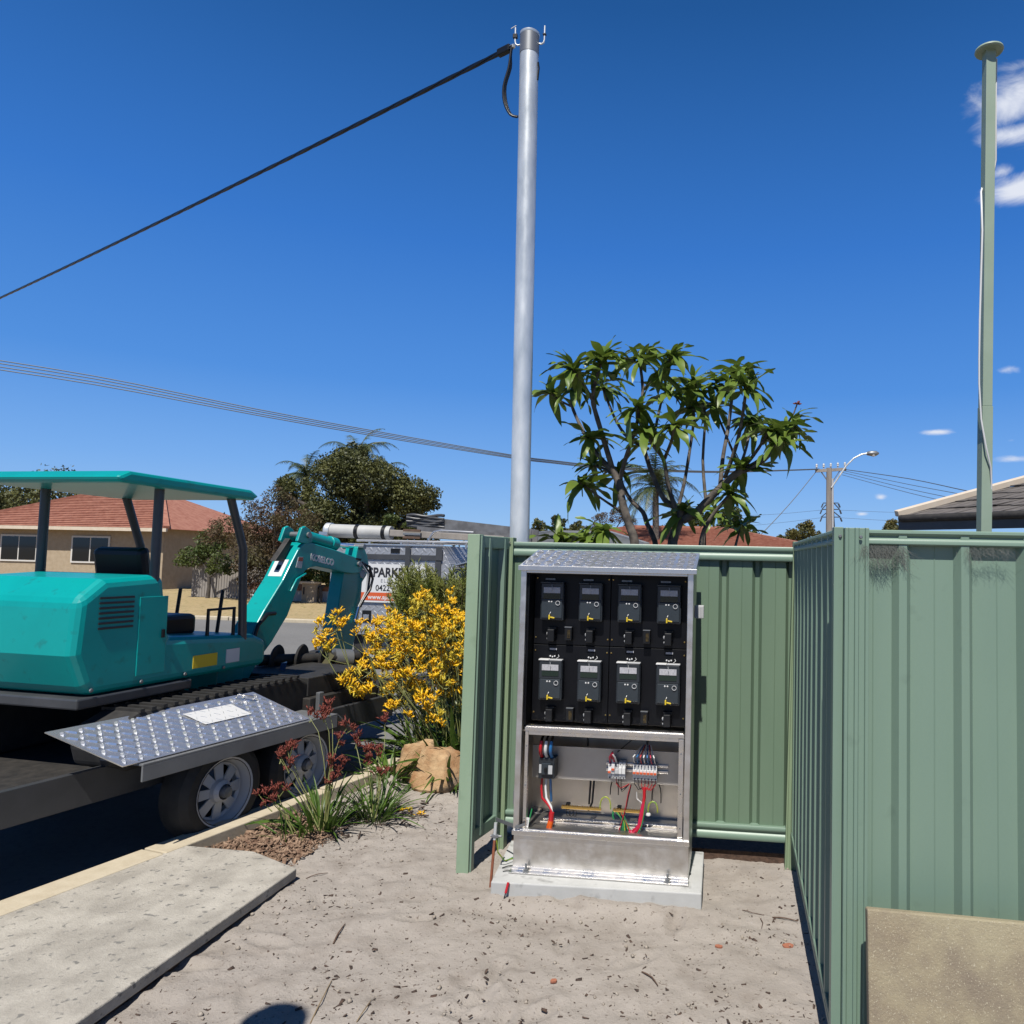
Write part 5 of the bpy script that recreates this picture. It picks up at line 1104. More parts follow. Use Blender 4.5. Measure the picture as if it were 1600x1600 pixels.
q = MB().beam((cx0+1.58, UY+UW/2, 1.09), (cx0+1.07, UY+UW/2, 1.6), UW-.4, .01, up=(1, 0, 1)); part(q, 'windscreen', m_glass, ut_)
for wy in (UY+.2, UY+UW-.42): part(MB().bb(cx0+2.74, cx0+2.80, wy, wy+.22, .72, .86), 'headlight', m_lightgrey, ut_, bevel=.01)
hq = U3(708, 858); q = MB().prism([(hq.x, uz1-.30), (hq.x+.75, uz1-.10), (hq.x+.75, uz1-.085), (hq.x, uz1-.285)], UY-.02, UY+.5, axis=1); part(q, 'open_hatch', m_alu2, ut_)
# roof rack and what is strapped on it
rz = uz1+.012; q = MB()
rx0, rx1 = U3(553, 843).x, U3(745, 843).x; zr = U3(600, 845).z
for yy_ in (UY+.1, UY+UW-.1): q.tube([(rx0, yy_, zr), (rx1, yy_, zr)], .02, 8)
for k in range(4): xx = rx0+.2+(rx1-rx0-.4)*k/3; q.tube([(xx, UY+.1, zr+.002), (xx, UY+UW-.1, zr+.002)], .018, 8); q.tube([(xx, UY+.1, rz-.05), (xx, UY+.1, zr)], .016, 6); q.tube([(xx, UY+UW-.1, rz-.05), (xx, UY+UW-.1, zr)], .016, 6)
part(q, 'roof_rack', m_rack, ut_, smooth=50)
q = MB().tube([U3(668, 848, UY+.1), U3(672, 840, UY+.1), U3(678, 831, UY+.1), U3(690, 829, UY+.1), U3(740, 832, UY+.1)], .018, 8); part(q, 'rack_hoop', m_rack, ut_, smooth=60)
ta = U3(514, 829, UY+.35); tb = U3(612, 832.8, UY+.35)
tt = thing('storage_tube', 'long white capped tube strapped along the ute roof rack', 'tube', tuple(ta)); part(MB().tube([ta, tb], .105, 28), 'tube', m_pvc, tt, smooth=50)
dd = (tb-ta).normalized(); part(MB().lathe([(0, -.05), (.10, -.05), (.122, -.03), (.122, .05), (.107, .052)], ta, 28, dd), 'end_cap', m_galv, tt, smooth=40)
q = MB().beam(tb, U3(790, 843, UY+.35), .10, .17, up=(0, 1, 0)); part(q, 'alloy_channel', m_pine, tt, bevel=.01)
for px in (560, 602): p = ta.lerp(tb, (px-514)/98); part(MB().lathe([(.106, -.03), (.112, -.03), (.112, .03), (.106, .03)], p, 28, dd), 'strap', m_blackb, tt, smooth=40)
for k in range(3): part(MB().beam(U3(630, 834, UY+.22)+V((0, 0, .055-.055*k)), U3(657, 835, UY+.22)+V((0, 0, .055-.055*k)), .035, .03, up=(0, 1, 0)), 'bracket_bar', m_wood if k % 2 == 0 else m_galvd, tt, bevel=.004)
def ladder(label, a, b, w, h, n, off):
    t = thing('ladder', label, 'ladder', tuple(a)); d = (b-a).normalized()
    for s_ in (0, w): part(MB().beam(a+V((0, s_, off)), b+V((0, s_, off)), h, .035, up=(0, 1, 0)), 'stile', m_ladder, t)
    for k in range(n): p = a.lerp(b, (k+.5)/n); part(MB().tube([p+V((0, .0, off)), p+V((0, w, off))], .016, 8), 'rung', m_ladder, t, smooth=50)
    return t
la, lb_ = U3(640, 814, UY+.75), U3(830, 836, UY+.75)
ladder('upper dark aluminium extension ladder strapped on the ute rack', la, lb_, .42, .19, 9, .0)
la2, lb2 = U3(652, 828, UY+.55), U3(830, 842, UY+.55)
ladder('lower aluminium ladder under the dark one on the ute rack', la2, lb2, .40, .11, 9, 0)
g = random.Random(2); q = MB()
for k in range(5):
    q.tube([la+V((-.03+.62*t_, -.03-.02*math.sin(t_*7+k), .085-.042*k+.012*math.sin(t_*9+k*2))) for t_ in [i/10 for i in range(11)]], .024, 8)
q.build('rolled_cover', m_dgrey, label='crumpled dark grey cover over the ladder end on the ute rack', cat='cover', smooth=60)
MB().beam(U3(499, 833), U3(512, 834), .03, .05).build('rack_end', m_alu2, label='short alloy bar poking left past the white tube cap', cat='bar')

# ------------------------------------------------------------------ trailer with mini excavator in the driveway
TR = Matrix.Translation((-3.87, 4.42, -.055)) ; ta_ = math.atan2(.978, .21)
tl_ = thing('plant_trailer', 'low steel plant trailer with pale spoked wheel in the driveway', 'trailer', (-3.87, 4.42, -.055), ta_)
ML = WM[tl_.name]
def tp_(q, n, m_, par=None, **k): return q.build(n, m_, par or tl_, world=False, **k)
tp_(MB().bb(-2.4, 1.95, -.60, .60, .44, .50), 'deck', m_steel, bevel=.004)
q = MB(); q.bb(-2.4, 2.0, -.64, -.601, .38, .56); tp_(MB().bb(-2.4, 2.0, .601, .64, .38, .56), 'side_rail', m_dgrey, bevel=.004); tp_(q, 'side_rail', m_dgrey, bevel=.004)
m_guard = mat('grey_guard_paint', (.16, .165, .17), (.2, .205, .21), scale=6, rough=.4)
for s_ in (-1, 1):
    y0, y1 = (-.96, -.645) if s_ < 0 else (.645, .96)
    q = MB().bb(-.50, .95, y0, y1, .600, .612); q.bb(-.50, .95, y0 if s_ < 0 else y1-.012, y0+.012 if s_ < 0 else y1, .52, .5995)
    q.add([(.95, y0, .600), (.95, y1, .600), (1.15, y1, .44), (1.15, y0, .44), (.95, y0, .612), (.95, y1, .612), (1.16, y1, .448), (1.16, y0, .448)], [(0, 1, 2, 3), (7, 6, 5, 4), (0, 3, 7, 4), (1, 5, 6, 2), (2, 6, 7, 3)]); tp_(q, 'mudguard', m_guard, bevel=.002)
    for x in (.755, .10):
        yc = -.885 if s_ < 0 else .675
        ty = tp_(MB().lathe([(.185, 0), (.25, .0), (.29, .03), (.30, .08), (.30, .13), (.28, .19), (.25, .21), (.185, .21)], (x, yc, .30), 36, (0, 1, 0)), 'tyre', m_rubber, smooth=35)
        sd = 1 if s_ < 0 else -1; fy = yc if s_ < 0 else yc+.21
        rim = tp_(MB().lathe([(.190, .0), (.200, -.006*1), (.192, .012*1), (.170, .05), (.165, .10), (.16, .12)] if s_ < 0 else [(.19, .21), (.2, .215), (.17, .16), (.16, .1)], (x, yc, .30), 36, (0, 1, 0)), 'rim', m_lightgrey, ty, smooth=50)
        if s_ < 0:
            q = MB()
            for k in range(8):
                a0 = k*PI/4; r0, r1 = .06, .162
                def pt(r, a, y): return (x+math.cos(a)*r, yc+y, .30+math.sin(a)*r)
                q.add([pt(r0, a0-.42, .045), pt(r0, a0+.42, .045), pt(r1, a0+.20, .060), pt(r1, a0-.20, .060), pt(r0, a0-.42, .055), pt(r0, a0+.42, .055), pt(r1, a0+.20, .070), pt(r1, a0-.20, .070)], [(0, 3, 2, 1), (4, 5, 6, 7), (0, 1, 5, 4), (1, 2, 6, 5), (3, 0, 4, 7)])
            q.lathe([(.045, .0), (.065, .02), (.07, .05)], (x, yc, .30), 16, (0, 1, 0)); q.lathe([(.15, .072), (.165, .058), (.166, .05)], (x, yc, .30), 36, (0, 1, 0)); tp_(q, 'spokes', m_lightgrey, ty)
            tp_(MB().lathe([(0, -.03), (.03, -.025), (.036, .0), (.036, .05)], (x, yc, .30), 16, (0, 1, 0)), 'hub', m_galvd, ty, smooth=40)
q = MB().beam((1.95, -.6, .44), (3.5, -.03, .44), .06, .1); q.beam((1.95, .6, .44), (3.5, .03, .44), .06, .1); q.beam((3.3, 0, .46), (3.75, 0, .46), .07, .07); q.tube([(3.25, .12, .05), (3.25, .12, .85)], .03, 10); tp_(q, 'drawbar', m_dgrey, bevel=.003)
q = MB().bb(1.88, 1.94, -.58, .58, .5, .70); tp_(q, 'headboard', m_dgrey)
# tread plate lid beside the excavator, with handle and sticker
lid = thing('tread_plate_lid', 'loose checker plate lid with small handle leaning from mudguard to track', 'lid', tuple((ML @ Matrix.Translation((0, -.9, .62))).translation), ta_)
l0 = V((.71, -.93, .616)); lu = V((-1, 0, 0)); lw = V((-.20, .29, .185)); lwn = lw.normalized(); lwn = (lwn-lu*lwn.dot(lu)).normalized(); lnn = lwn.cross(lu); lnn = lnn if lnn.z > 0 else -lnn
lwl = lw.dot(lwn); sk = lw.dot(lu)
def lq(u, w, h): return l0+lu*(u+sk*w/lwl)+lwn*w+lnn*h
def lp(q, n, m_, par=None, **k):
    inv_ = WM[lid.name].inverted() @ ML; q.v = [tuple(inv_ @ V(v)) for v in q.v]; return q.build(n, m_, par or lid, world=False, **k)
q = MB(); q.add([lq(0, 0, 0), lq(1.3, 0, 0), lq(1.3, lwl, 0), lq(0, lwl, 0), lq(0, 0, .006), lq(1.3, 0, .006), lq(1.3, lwl, .006), lq(0, lwl, .006)], [(3, 2, 1, 0), (4, 5, 6, 7), (0, 1, 5, 4), (1, 2, 6, 5), (2, 3, 7, 6), (3, 0, 4, 7)]); lp(q, 'plate', m_roofal)
q = MB()
for i in range(27):
    for j in range(8):
        u, w = .035+i*.047, .028+j*.046
        if w > lwl-.02: continue
        an = R(45 if (i+j) % 2 else -45); L2, w2 = .027, .010; ca, sa = math.cos(an), math.sin(an)
        def P4(a, b, h): return lq(u+a*ca-b*sa, w+a*sa+b*ca, .0062+h)
        q.add([P4(-L2, 0, 0), P4(-L2*.5, -w2, 0), P4(L2*.5, -w2, 0), P4(L2, 0, 0), P4(L2*.5, w2, 0), P4(-L2*.5, w2, 0), P4(-L2*.5, 0, .008), P4(L2*.5, 0, .008)], [(0, 1, 6), (1, 2, 7, 6), (2, 3, 7), (3, 4, 7), (4, 5, 6, 7), (5, 0, 6)])
lp(q, 'tread_bars', m_roofal, kind='stuff')
lp(MB().tube([lq(.10, .27, .006), lq(.10, .27, .035), lq(.17, .32, .035), lq(.17, .32, .006)], .005, 6), 'handle', m_alu2, smooth=50)
lp(MB().add([lq(.28, .15, .013), lq(.62, .15, .013), lq(.62, .27, .013), lq(.28, .27, .013)], [(0, 1, 2, 3)]), 'sticker', m_white)

ex = thing('mini_excavator', 'teal mini excavator with folded boom standing on the trailer', 'excavator', (-3.87, 4.42, -.055), R(84))
MX = WM[ex.name]; exn = V((-math.sin(R(84)), math.cos(R(84)), 0))
YB = -.10
def exl(cx, cy, y=YB):     # a point of the machine's side plane
    px, py = 400+cx*.1375, 800+cy*.1375; d = ray(px, py); o = V((-3.87, 4.42, 0)); k = (y-(EYE-o).dot(exn))/d.dot(exn); p = (MX.inverted() @ (EYE+d*k)); return (p.x, p.z)
def ep(q, n, m_, par=None, **k): return q.build(n, m_, par or ex, world=False, **k)
BW = .19
boom = [(-60, 1420), (0, 1290), (100, 1110), (310, 770), (420, 545), (480, 430), (520, 375), (560, 348), (620, 345), (860, 415), (1100, 500), (1195, 540), (1225, 620), (1190, 690), (1100, 700), (1020, 690), (850, 650), (690, 618), (620, 630), (560, 670), (520, 740), (360, 1180), (310, 1260), (180, 1480), (60, 1640)]
e0 = exl(-60, 1420); e1 = exl(60, 1640); BX = e0[0]-.22; BZ = .74; bq = MB(); bq.prism([(BX, BZ), (BX-.03, BZ+.14), (BX+.05, BZ+.2)]+[exl(*p) for p in boom]+[(BX+.16, BZ-.06)], YB, YB+BW, axis=1); bo = ep(bq, 'boom', m_teal, bevel=.008)
# bright top box section beside the boom where the decal sits
lv = [(520, 165), (560, 165), (600, 215), (610, 260), (560, 300), (430, 520), (390, 545), (330, 520), (400, 400)]
for yy_ in (YB-.004, YB+BW-.03): ep(MB().prism([exl(*p) for p in [(500, 350), (470, 330), (520, 180), (560, 160), (610, 200), (640, 260), (640, 345), (560, 360)]], yy_, yy_+.03, axis=1), 'cylinder_lug', m_teal, bo, bevel=.006)
def c3_(p, y): a = exl(*p, y=YB); return (a[0], y, a[1])
yc = YB+BW/2
ep(MB().tube([c3_((640, 270), yc), c3_((985, 370), yc)], .052, 20), 'arm_cylinder', m_teal, bo, smooth=50); ep(MB().tube([c3_((930, 350), yc), c3_((1000, 372), yc)], .062, 20), 'cylinder_gland', m_teal, bo, smooth=50, bevel=.006)
ep(MB().tube([c3_((990, 372), yc), c3_((1215, 395), yc)], .022, 12), 'cylinder_rod', m_chrome, bo, smooth=50)
for p in ((590, 262), (1215, 395), (1165, 590)): ep(MB().tube([c3_(p, YB-.02), c3_(p, YB+BW+.02)], .026, 14), 'pivot_pin', m_galvd, bo, smooth=50)
for k in range(2): ep(MB().tube([c3_((630, 350-8*k), YB+.05+.05*k), c3_((780, 400-8*k), YB+.05+.05*k), c3_((940, 460), YB+.04+.05*k), c3_((1090, 520), YB+.03), c3_((1180, 540), YB-.01)], .011, 8), 'hose', m_blk, bo, smooth=60)
arm = [(1190, 400), (1225, 365), (1262, 400), (1300, 500), (1315, 600), (1290, 720), (1240, 800), (1225, 1000), (1195, 1260), (1130, 1560), (1060, 1640), (880, 1640), (940, 1290), (985, 960), (1030, 690), (1130, 650), (1160, 560)]
ar = ep(MB().prism([exl(*p) for p in arm], YB+.03, YB+BW-.03, axis=1), 'arm', m_teal, bevel=.008)
ep(MB().tube([c3_((1200, 560), YB+.02), c3_((1270, 620), YB-.02), c3_((1295, 760), YB-.03), c3_((1265, 880), YB-.03), c3_((1190, 1010), YB-.02), c3_((1150, 1130), YB)], .012, 8), 'hose', m_blk, ar, smooth=60)
ep(MB().tube([c3_((1165, 1080), YB-.0), c3_((1120, 1250), YB)], .020, 10), 'coupling', m_chrome, ar, smooth=50)
for dx_ in (0, 22): ep(MB().tube([c3_((1190+dx_, 580), YB), c3_((1255+dx_, 700), YB-.02), c3_((1230+dx_, 900), YB-.02), c3_((1165+dx_, 1080), YB)], .009, 8), 'hose', m_lightgrey if dx_ == 0 else m_blk, ar, smooth=60)
ep(MB().lathe([(0, -.01), (.04, -.008), (.045, 0)], c3_((1240, 700), YB+.028), 16, (0, 1, 0)), 'eye_decal', m_decal, ar)
# lettering and decals
a_, b_ = exl(612, 540), exl(885, 610); dv = V((b_[0]-a_[0], 0, b_[1]-a_[1])); L_ = dv.length; dv.normalize(); nv = V((0, -1, 0)); uv_ = nv.cross(dv)
tx = Matrix((dv, uv_, nv)).transposed().to_4x4(); tx.translation = V((a_[0], YB-.003, a_[1]))
text('KOBELCO', 'lettering', m_decal, bo, MX @ tx, L_/4.6, .001, bold=.004, sx=.98)
def plate(ps, y, t_, n, m_, par): ep(MB().prism([exl(*p) for p in ps], y-t_, y, axis=1), n, m_, par)
plate([(480, 510), (535, 510), (515, 640), (450, 630)], YB, .003, 'warning_decal', m_lightgrey, bo); plate([(486, 515), (532, 515), (526, 560), (476, 556)], YB-.0032, .001, 'decal_print', m_taill, bo)
# decal on the upward face of the boom
u0 = V((*[exl(330, 735)[0]], 0, exl(330, 735)[1])); u1 = V((exl(420, 545)[0], 0, exl(420, 545)[1])); bd_ = (u1-u0).normalized(); bn = V((-bd_.z, 0, bd_.x))
q = MB(); Y0, Y1 = YB+.035, YB+BW-.03
q.add([V((0, y, 0))+p for p in (u0+bn*.001, u1+bn*.001) for y in (Y0, Y1)]+[V((0, y, 0))+p for p in (u0+bn*.004, u1+bn*.004) for y in (Y0, Y1)], [(0, 1, 3, 2), (4, 6, 7, 5), (0, 4, 5, 1), (2, 3, 7, 6), (0, 2, 6, 4), (1, 5, 7, 3)]); ep(q, 'label_plate', m_decal, bo)
um = u0.lerp(u1, .55); q = MB(); q.add([V((0, YB+.08, 0))+um-bd_*.03+bn*.0045, V((0, YB+.12, 0))+um-bd_*.03+bn*.0045, V((0, YB+.12, 0))+um+bd_*.02+bn*.0045, V((0, YB+.08, 0))+um+bd_*.02+bn*.0045], [(0, 1, 2, 3)]); ep(q, 'decal_print', m_ink, bo)
# work light bracket in the boom channel, boom cylinder below
ep(MB().prism([exl(*p) for p in [(300, 560), (470, 300), (500, 330), (400, 560)]], YB+.07, YB+.12, axis=1), 'hose_guard', m_steel, bo, bevel=.004)
ep(MB().tube([c3_((-150, 1700), yc-.02), c3_((120, 1400), yc-.02), c3_((300, 1150), yc-.02)], .05, 16), 'boom_cylinder', m_teal, ex, smooth=50)
ep(MB().tube([c3_((190, 1150), YB-.02), c3_((90, 1160), YB-.03), c3_((-20, 1290), YB-.03), c3_((-80, 1500), YB-.03)], .016, 8), 'hose', m_blk, ex, smooth=60)
ep(MB().tube([c3_((600, 730), YB+.06), c3_((540, 700), YB-.02), c3_((440, 760), YB-.02), c3_((380, 900), YB-.01)], .008, 6), 'hose', m_teal, ex, smooth=60)
# linkage and bucket
bk = [exl(930, 1600), exl(1060, 1560), exl(1200, 1650), exl(1250, 1850), exl(1180, 2100), exl(1000, 2200), exl(820, 2120), exl(800, 1960), exl(900, 1800)]
ep(MB().prism(bk, YB-.12, YB+BW+.12, axis=1), 'bucket', m_steel, ex, bevel=.01)
for k in range(4): ep(MB().box((bk[6][0]-.05, YB-.08+k*.115, bk[6][1]+.03), (.12, .03, .02)), 'tooth', m_steel, ex, bevel=.004)
_ep = ep; HX = BX-.52
def ep(q, n, m_, par=None, **k):
    q.v = [(x+HX, y, z) for x, y, z in q.v]; return _ep(q, n, m_, par, **k)
# house, tracks, canopy (left of the photograph's edge)
q = MB().prism([(-.95, .98), (-1.02, 1.15), (-1.0, 1.45), (-.85, 1.56), (-.45, 1.58), (-.38, 1.2), (.35, 1.15), (.48, 1.1), (.48, .92), (-.9, .92)], -.46, .46, axis=1); ep(q, 'house', m_teal, ex, bevel=.05, bseg=3)
ep(MB().bb(-.98, -.2, -.465, .465, .86, .919), 'house_skirt', m_dgrey, ex, bevel=.01)
for k in range(7): ep(MB().bb(-.88, -.66, -.4655, -.455, 1.28+k*.028, 1.292+k*.028), 'vent_slot', m_ink, ex)
ep(MB().bb(-.62, -.42, -.464, -.457, .99, 1.45), 'side_door', m_teal, ex, bevel=.003); ep(MB().bb(-.46, -.44, -.475, -.4645, 1.2, 1.25), 'door_latch', m_blackb, ex, bevel=.002)
ep(MB().bb(-.2, -.0, -.4645, -.46, .98, 1.06), 'warning_decal', m_yel, ex); ep(MB().bb(.08, .2, -.4645, -.46, .98, 1.07), 'warning_decal', m_decal, ex)
for k in range(4): ep(MB().lathe([(0, -.006), (.010, -.005), (.012, 0)], (-.9+k*.32, -.464, .955), 8, (0, 1, 0)), 'bolt', m_galvd, ex)
ep(MB().tube([(-.05, -.42, 1.14), (-.05, -.42, 1.34), (.18, -.42, 1.34), (.18, -.42, 1.12)], .012, 8), 'grab_rail', m_blackb, ex, smooth=50)
ep(MB().prism([(.38, .62), (.62, .70), (.66, 1.05), (.5, 1.12), (.38, 1.0)], -.14, .14, axis=1), 'swing_bracket', m_teal, ex, bevel=.01)
q = MB().bb(-.30, .10, -.2, .2, 1.16, 1.30); ep(q, 'seat', m_blackb, ex, bevel=.03); ep(MB().prism([(-.30, 1.3), (-.22, 1.3), (-.30, 1.75), (-.38, 1.72)], -.19, .19, axis=1), 'backrest', m_blackb, ex, bevel=.03)
for s_ in (-1, 1):
    ep(MB().tube([(.30, s_*.18, 1.12), (.34, s_*.18, 1.45)], .012, 8), 'lever', m_blackb, ex); 
    ep(MB().tube([(-.5, s_*.43, 1.5), (-.5, s_*.43, 2.11)], .028, 10), 'canopy_post', m_dgrey, ex, smooth=50); ep(MB().tube([(.26, s_*.43, 1.1), (.22, s_*.43, 1.75), (.08, s_*.43, 2.09)], .028, 10), 'canopy_post', m_dgrey, ex, smooth=50)
    tr_ = [(-.78, .505), (.62, .505), (.74, .56), (.78, .66), (.72, .77), (.60, .82), (-.74, .82), (-.88, .77), (-.93, .66), (-.9, .56)]
    y0 = s_*.50-.13; tk = ep(MB().prism(tr_, y0, y0+.26, axis=1), 'track', m_rubber, ex, bevel=.02)
    for k in range(18): ep(MB().bb(-.74+k*.078, -.71+k*.078, y0-.004, y0+.264, .815, .835), 'track_lug', m_rubber, tk)
ep(MB().prism([(-.85, 2.10), (.18, 2.08), (.24, 2.11), (.16, 2.15), (-.8, 2.17), (-.88, 2.13)], -.53, .53, axis=1), 'canopy_roof', m_teal, ex, bevel=.02)

# auger lying across the deck, dark crates and straps under it
au = thing('auger', 'black auger shaft with round flights lying across the trailer load', 'auger', tuple(dp(455, 1022, 6.6)))
pa, pb_ = dp(402, 1032, 6.2), dp(560, 1026, 6.9); part(MB().tube([pa, pb_], .045, 14), 'shaft', m_steel, au, smooth=50); dd = (pb_-pa).normalized()
for px in (430, 467, 504): 
    p = pa.lerp(pb_, (px-402)/158); part(MB().lathe([(.045, -.006), (.118, -.010), (.125, 0), (.118, .010), (.045, .006)], p, 26, (dd+V((.35, -.75, .0))).normalized()), 'flight', m_steel, au, smooth=40)
part(MB().tube([dp(520, 1028, 6.75), dp(548, 1030, 6.85)], .085, 16), 'drive_head', m_galvd, au, smooth=40)
def crate(label, px, py, k, w, d_, h, m_, cat='crate', name='crate'):
    p = dp(px, py, k); t = thing(name, label, cat, tuple(p), ta_); part(MB().bb(-d_/2, d_/2, -w/2, w/2, 0, h), 'body', m_, t, world=False, bevel=.01); part(MB().bb(-d_/2-.01, d_/2+.01, -w/2-.01, w/2+.01, h+.001, h+.02), 'rim', m_, t, world=False); return t
q = MB(); 
ld = thing('attachment_stand', 'dark steel attachment frame under the auger on the trailer', 'frame', tuple(ML @ V((1.35, 0, .5))), ta_)
def lf(q, n, m_): inv_ = WM[ld.name].inverted() @ ML; q.v = [tuple(inv_ @ V(v)) for v in q.v]; return q.build(n, m_, ld, world=False, bevel=.006)
lf(MB().bb(1.10, 1.86, -.58, .5, .501, .66), 'base', m_steel); lf(MB().bb(1.14, 1.82, -.52, .42, .662, .80), 'upper', m_rubber); lf(MB().bb(1.15, 1.2, -.62, -.585, .5, .7), 'upright', m_galvd)
for k, (a_, b_, lb) in enumerate((((444, 1035, 6.1), (433, 1085, 5.9), 'blue webbing strap hanging near the upright auger end'), ((500, 1048, 6.5), (462, 1086, 5.9), 'blue and khaki ratchet strap slanting across the dark load'))):
    MB().beam(dp(*a_), dp(*b_), .05, .004, up=(0, 1, 0)).build('webbing_strap', m_strap, label=lb, cat='strap')
MB().beam(dp(519, 1022, 6.5), dp(501, 1047, 6.45), .05, .004, up=(0, 1, 0)).build('webbing_strap', mat('khaki_webbing', (.10, .09, .04), rough=.9), label='khaki upper end of the ratchet strap over the auger', cat='strap')
p = ML @ V((1.02, -1.0, .60))
crate('dark toolbox on the trailer guard behind the checker plate lid', 455, 1100, 5.9, .30, .5, .14, m_dgrey, 'toolbox', 'toolbox')

# ------------------------------------------------------------------ garden: rock, kangaroo paws, grevillea
rk = thing('rock', 'large cracked sandstone rock in front of the yellow flowering plants', 'rock', (-2.17, 5.35, 0))
def boulder(name, c, r, sd, cuts, par):
    bm_v = []; g = random.Random(sd); q = MB(); N1, N2 = 36, 22; C_ = V(c)
    planes = [(V(n).normalized(), d) for n, d in cuts]
    for i in range(N2+1):
        th = PI*i/N2
        for j in range(N1):
            ph = 2*PI*j/N1; d = V((math.sin(th)*math.cos(ph), math.sin(th)*math.sin(ph), math.cos(th))); rr_ = 1.0
            for n_, dd_ in planes:
                q_ = d.dot(n_)
                if q_ > 1e-3: rr_ = min(rr_, dd_/q_)
            p = V((d.x*r[0], d.y*r[1], d.z*r[2]))*rr_
            f_ = noise.fractal(p*9+V((sd, 0, 0)), .6, 2.2, 4)*.018+noise.noise(p*4+V((sd, 3, 1)))*.02
            q.v.append(tuple(C_+p*(1+0)+d*f_))
    for i in range(N2):
        for j in range(N1): q.f.append([i*N1+j, i*N1+(j+1) % N1, (i+1)*N1+(j+1) % N1, (i+1)*N1+j][::-1]); q.mi.append(0)
    return part(q, name, m_rock, par, smooth=32)
pl0 = gz(642, 1215, .0); pr0 = gz(672, 1235, 0)
boulder('rock_half', (pl0.x+.035, pl0.y+.05, .10), (.19, .18, .20), 3, [((0, 0, 1), .8), ((-1, -.3, .3), .78), ((.2, -1, .5), .75), ((1, .1, .4), .82), ((-.5, .3, 1), .78)], rk)
boulder('rock_half', (pr0.x+.025, pr0.y+.09, .10), (.22, .19, .19), 8, [((.1, 0, 1), .86), ((-.25, -1, .45), .62), ((1, -.4, .5), .70), ((1, .5, .1), .82), ((-1, .1, .25), .72), ((.3, -.6, 1), .82)], rk)

blade_me = [raw_mesh('leaf', *frond_leaf(1.0, w, c, n=9, fold=.5), m_leafk) for w, c in ((.045, .25), (.055, .6), (.04, .9), (.06, 1.3), (.05, .1))]
def strap_clump(par, base, n, hmin, hmax, spread, wsc=1.0, tilt=(35, 85), bed=.06, seed=1):
    g = random.Random(seed)
    for k in range(n):
        me = g.choice(blade_me); L = g.uniform(hmin, hmax); a = g.uniform(0, 2*PI); el = R(g.uniform(*tilt)); r_ = bed*math.sqrt(g.random())
        P_ = V(base)+V((math.cos(a)*r_*spread, math.sin(a)*r_*spread, 0))
        M4 = Matrix.Translation(P_) @ Euler((0, 0, a+g.uniform(-.5, .5))).to_matrix().to_4x4() @ Euler((g.uniform(-.5, .5), -el, 0)).to_matrix().to_4x4() @ Matrix.Diagonal((L, L*wsc*g.uniform(.7, 1.2), L, 1))
        mesh_inst(me, 'leaf', par, M4)
def paw_mesh(name, n, L, r, m_, spread, seed, m2=None, up=.35):
    g = random.Random(seed); q = MB()
    for k in range(n):
        a = g.uniform(0, 2*PI); el = g.uniform(-.1, 1.15)*spread; d = V((math.cos(a)*math.cos(el), math.sin(a)*math.cos(el), math.sin(el)*.9+up)).normalized()
        p0 = V((g.gauss(0, L*.22), g.gauss(0, L*.22), g.gauss(0, L*.22))); l = L*g.uniform(.7, 1.15); p1 = p0+d*l*.6+V((0, 0, l*.1)); p2 = p0+d*l+V((0, 0, l*.05))
        q.tube([p0, p0.lerp(p1, .6), p1], [r*.55, r*1.0, r*.9], 5)
        for j in range(4):
            e = (d.orthogonal().normalized()); e.rotate(Quaternion(d, j*PI/2+g.uniform(-.3, .3))); t_ = p1+d*l*.22+e*l*.24
            w = d.cross(e).normalized()*r*.8; q.add([p1-w, p1+w, t_], [(0, 1, 2)])
    me = bpy.data.meshes.new(name); me.from_pydata(q.v, [], q.f); me.materials.append(m_); me.polygons.foreach_set('use_smooth', [True]*len(me.polygons)); me.update(); return me
ymesh = [paw_mesh('flower_cluster', 12, .052, .0050, m_flower if i % 3 else m_flowery, 1.0, 50+i) for i in range(8)]
rmesh = [paw_mesh('flower_head', 13, .050, .0042, m_rflower, .9, 90+i, up=.7) for i in range(6)]
def paw_plant(name, label, cat, base, stems, heads_mesh, scale, stemr, mstem, group=None):
    """stems: list of (polyline of world points, list of head positions)"""
    t = thing(name, label, cat, base, 0, group)
    for pts, heads in stems:
        if pts: part(MB().tube(pts, [stemr*(1-.55*i/(len(pts)-1)) for i in range(len(pts))], 5), 'stem', mstem, t, smooth=60)
        for h, sc in heads:
            M4 = Matrix.Translation(h) @ Euler((random.uniform(-.4, .4), random.uniform(-.4, .4), random.uniform(0, 6.28))).to_matrix().to_4x4() @ Matrix.Scale(scale*sc, 4)
            mesh_inst(random.choice(heads_mesh), 'flower_cluster' if heads_mesh is ymesh else 'flower_head', t, M4)
    return t
# yellow paws: flower positions sampled inside the mass seen in the photograph
mass = [(690, 965, 34), (655, 985, 42), (700, 1010, 40), (620, 1000, 36), (590, 985, 22), (655, 1040, 48), (705, 1060, 34), (600, 1045, 36), (690, 1100, 38), (640, 1090, 36), (720, 970, 12), (560, 1070, 26), (720, 1030, 24), (600, 1085, 22), (660, 945, 16), (700, 935, 14), (625, 965, 20)]
bases = [(-2.20, 5.95), (-2.45, 6.15), (-2.0, 6.1), (-1.75, 5.85), (-2.3, 6.45), (-1.9, 6.4)]
lbl = ['yellow kangaroo paw at the left of the flowering mass behind the rock', 'yellow kangaroo paw at the back left of the flowering mass', 'yellow kangaroo paw in the middle of the flowering mass', 'yellow kangaroo paw nearest the green fence post', 'yellow kangaroo paw at the very back of the flowering mass', 'yellow kangaroo paw at the back right beside the fence']
g = random.Random(11); per = [[] for _ in bases]; zg = .0
wts = [r*r for _, _, r in mass]
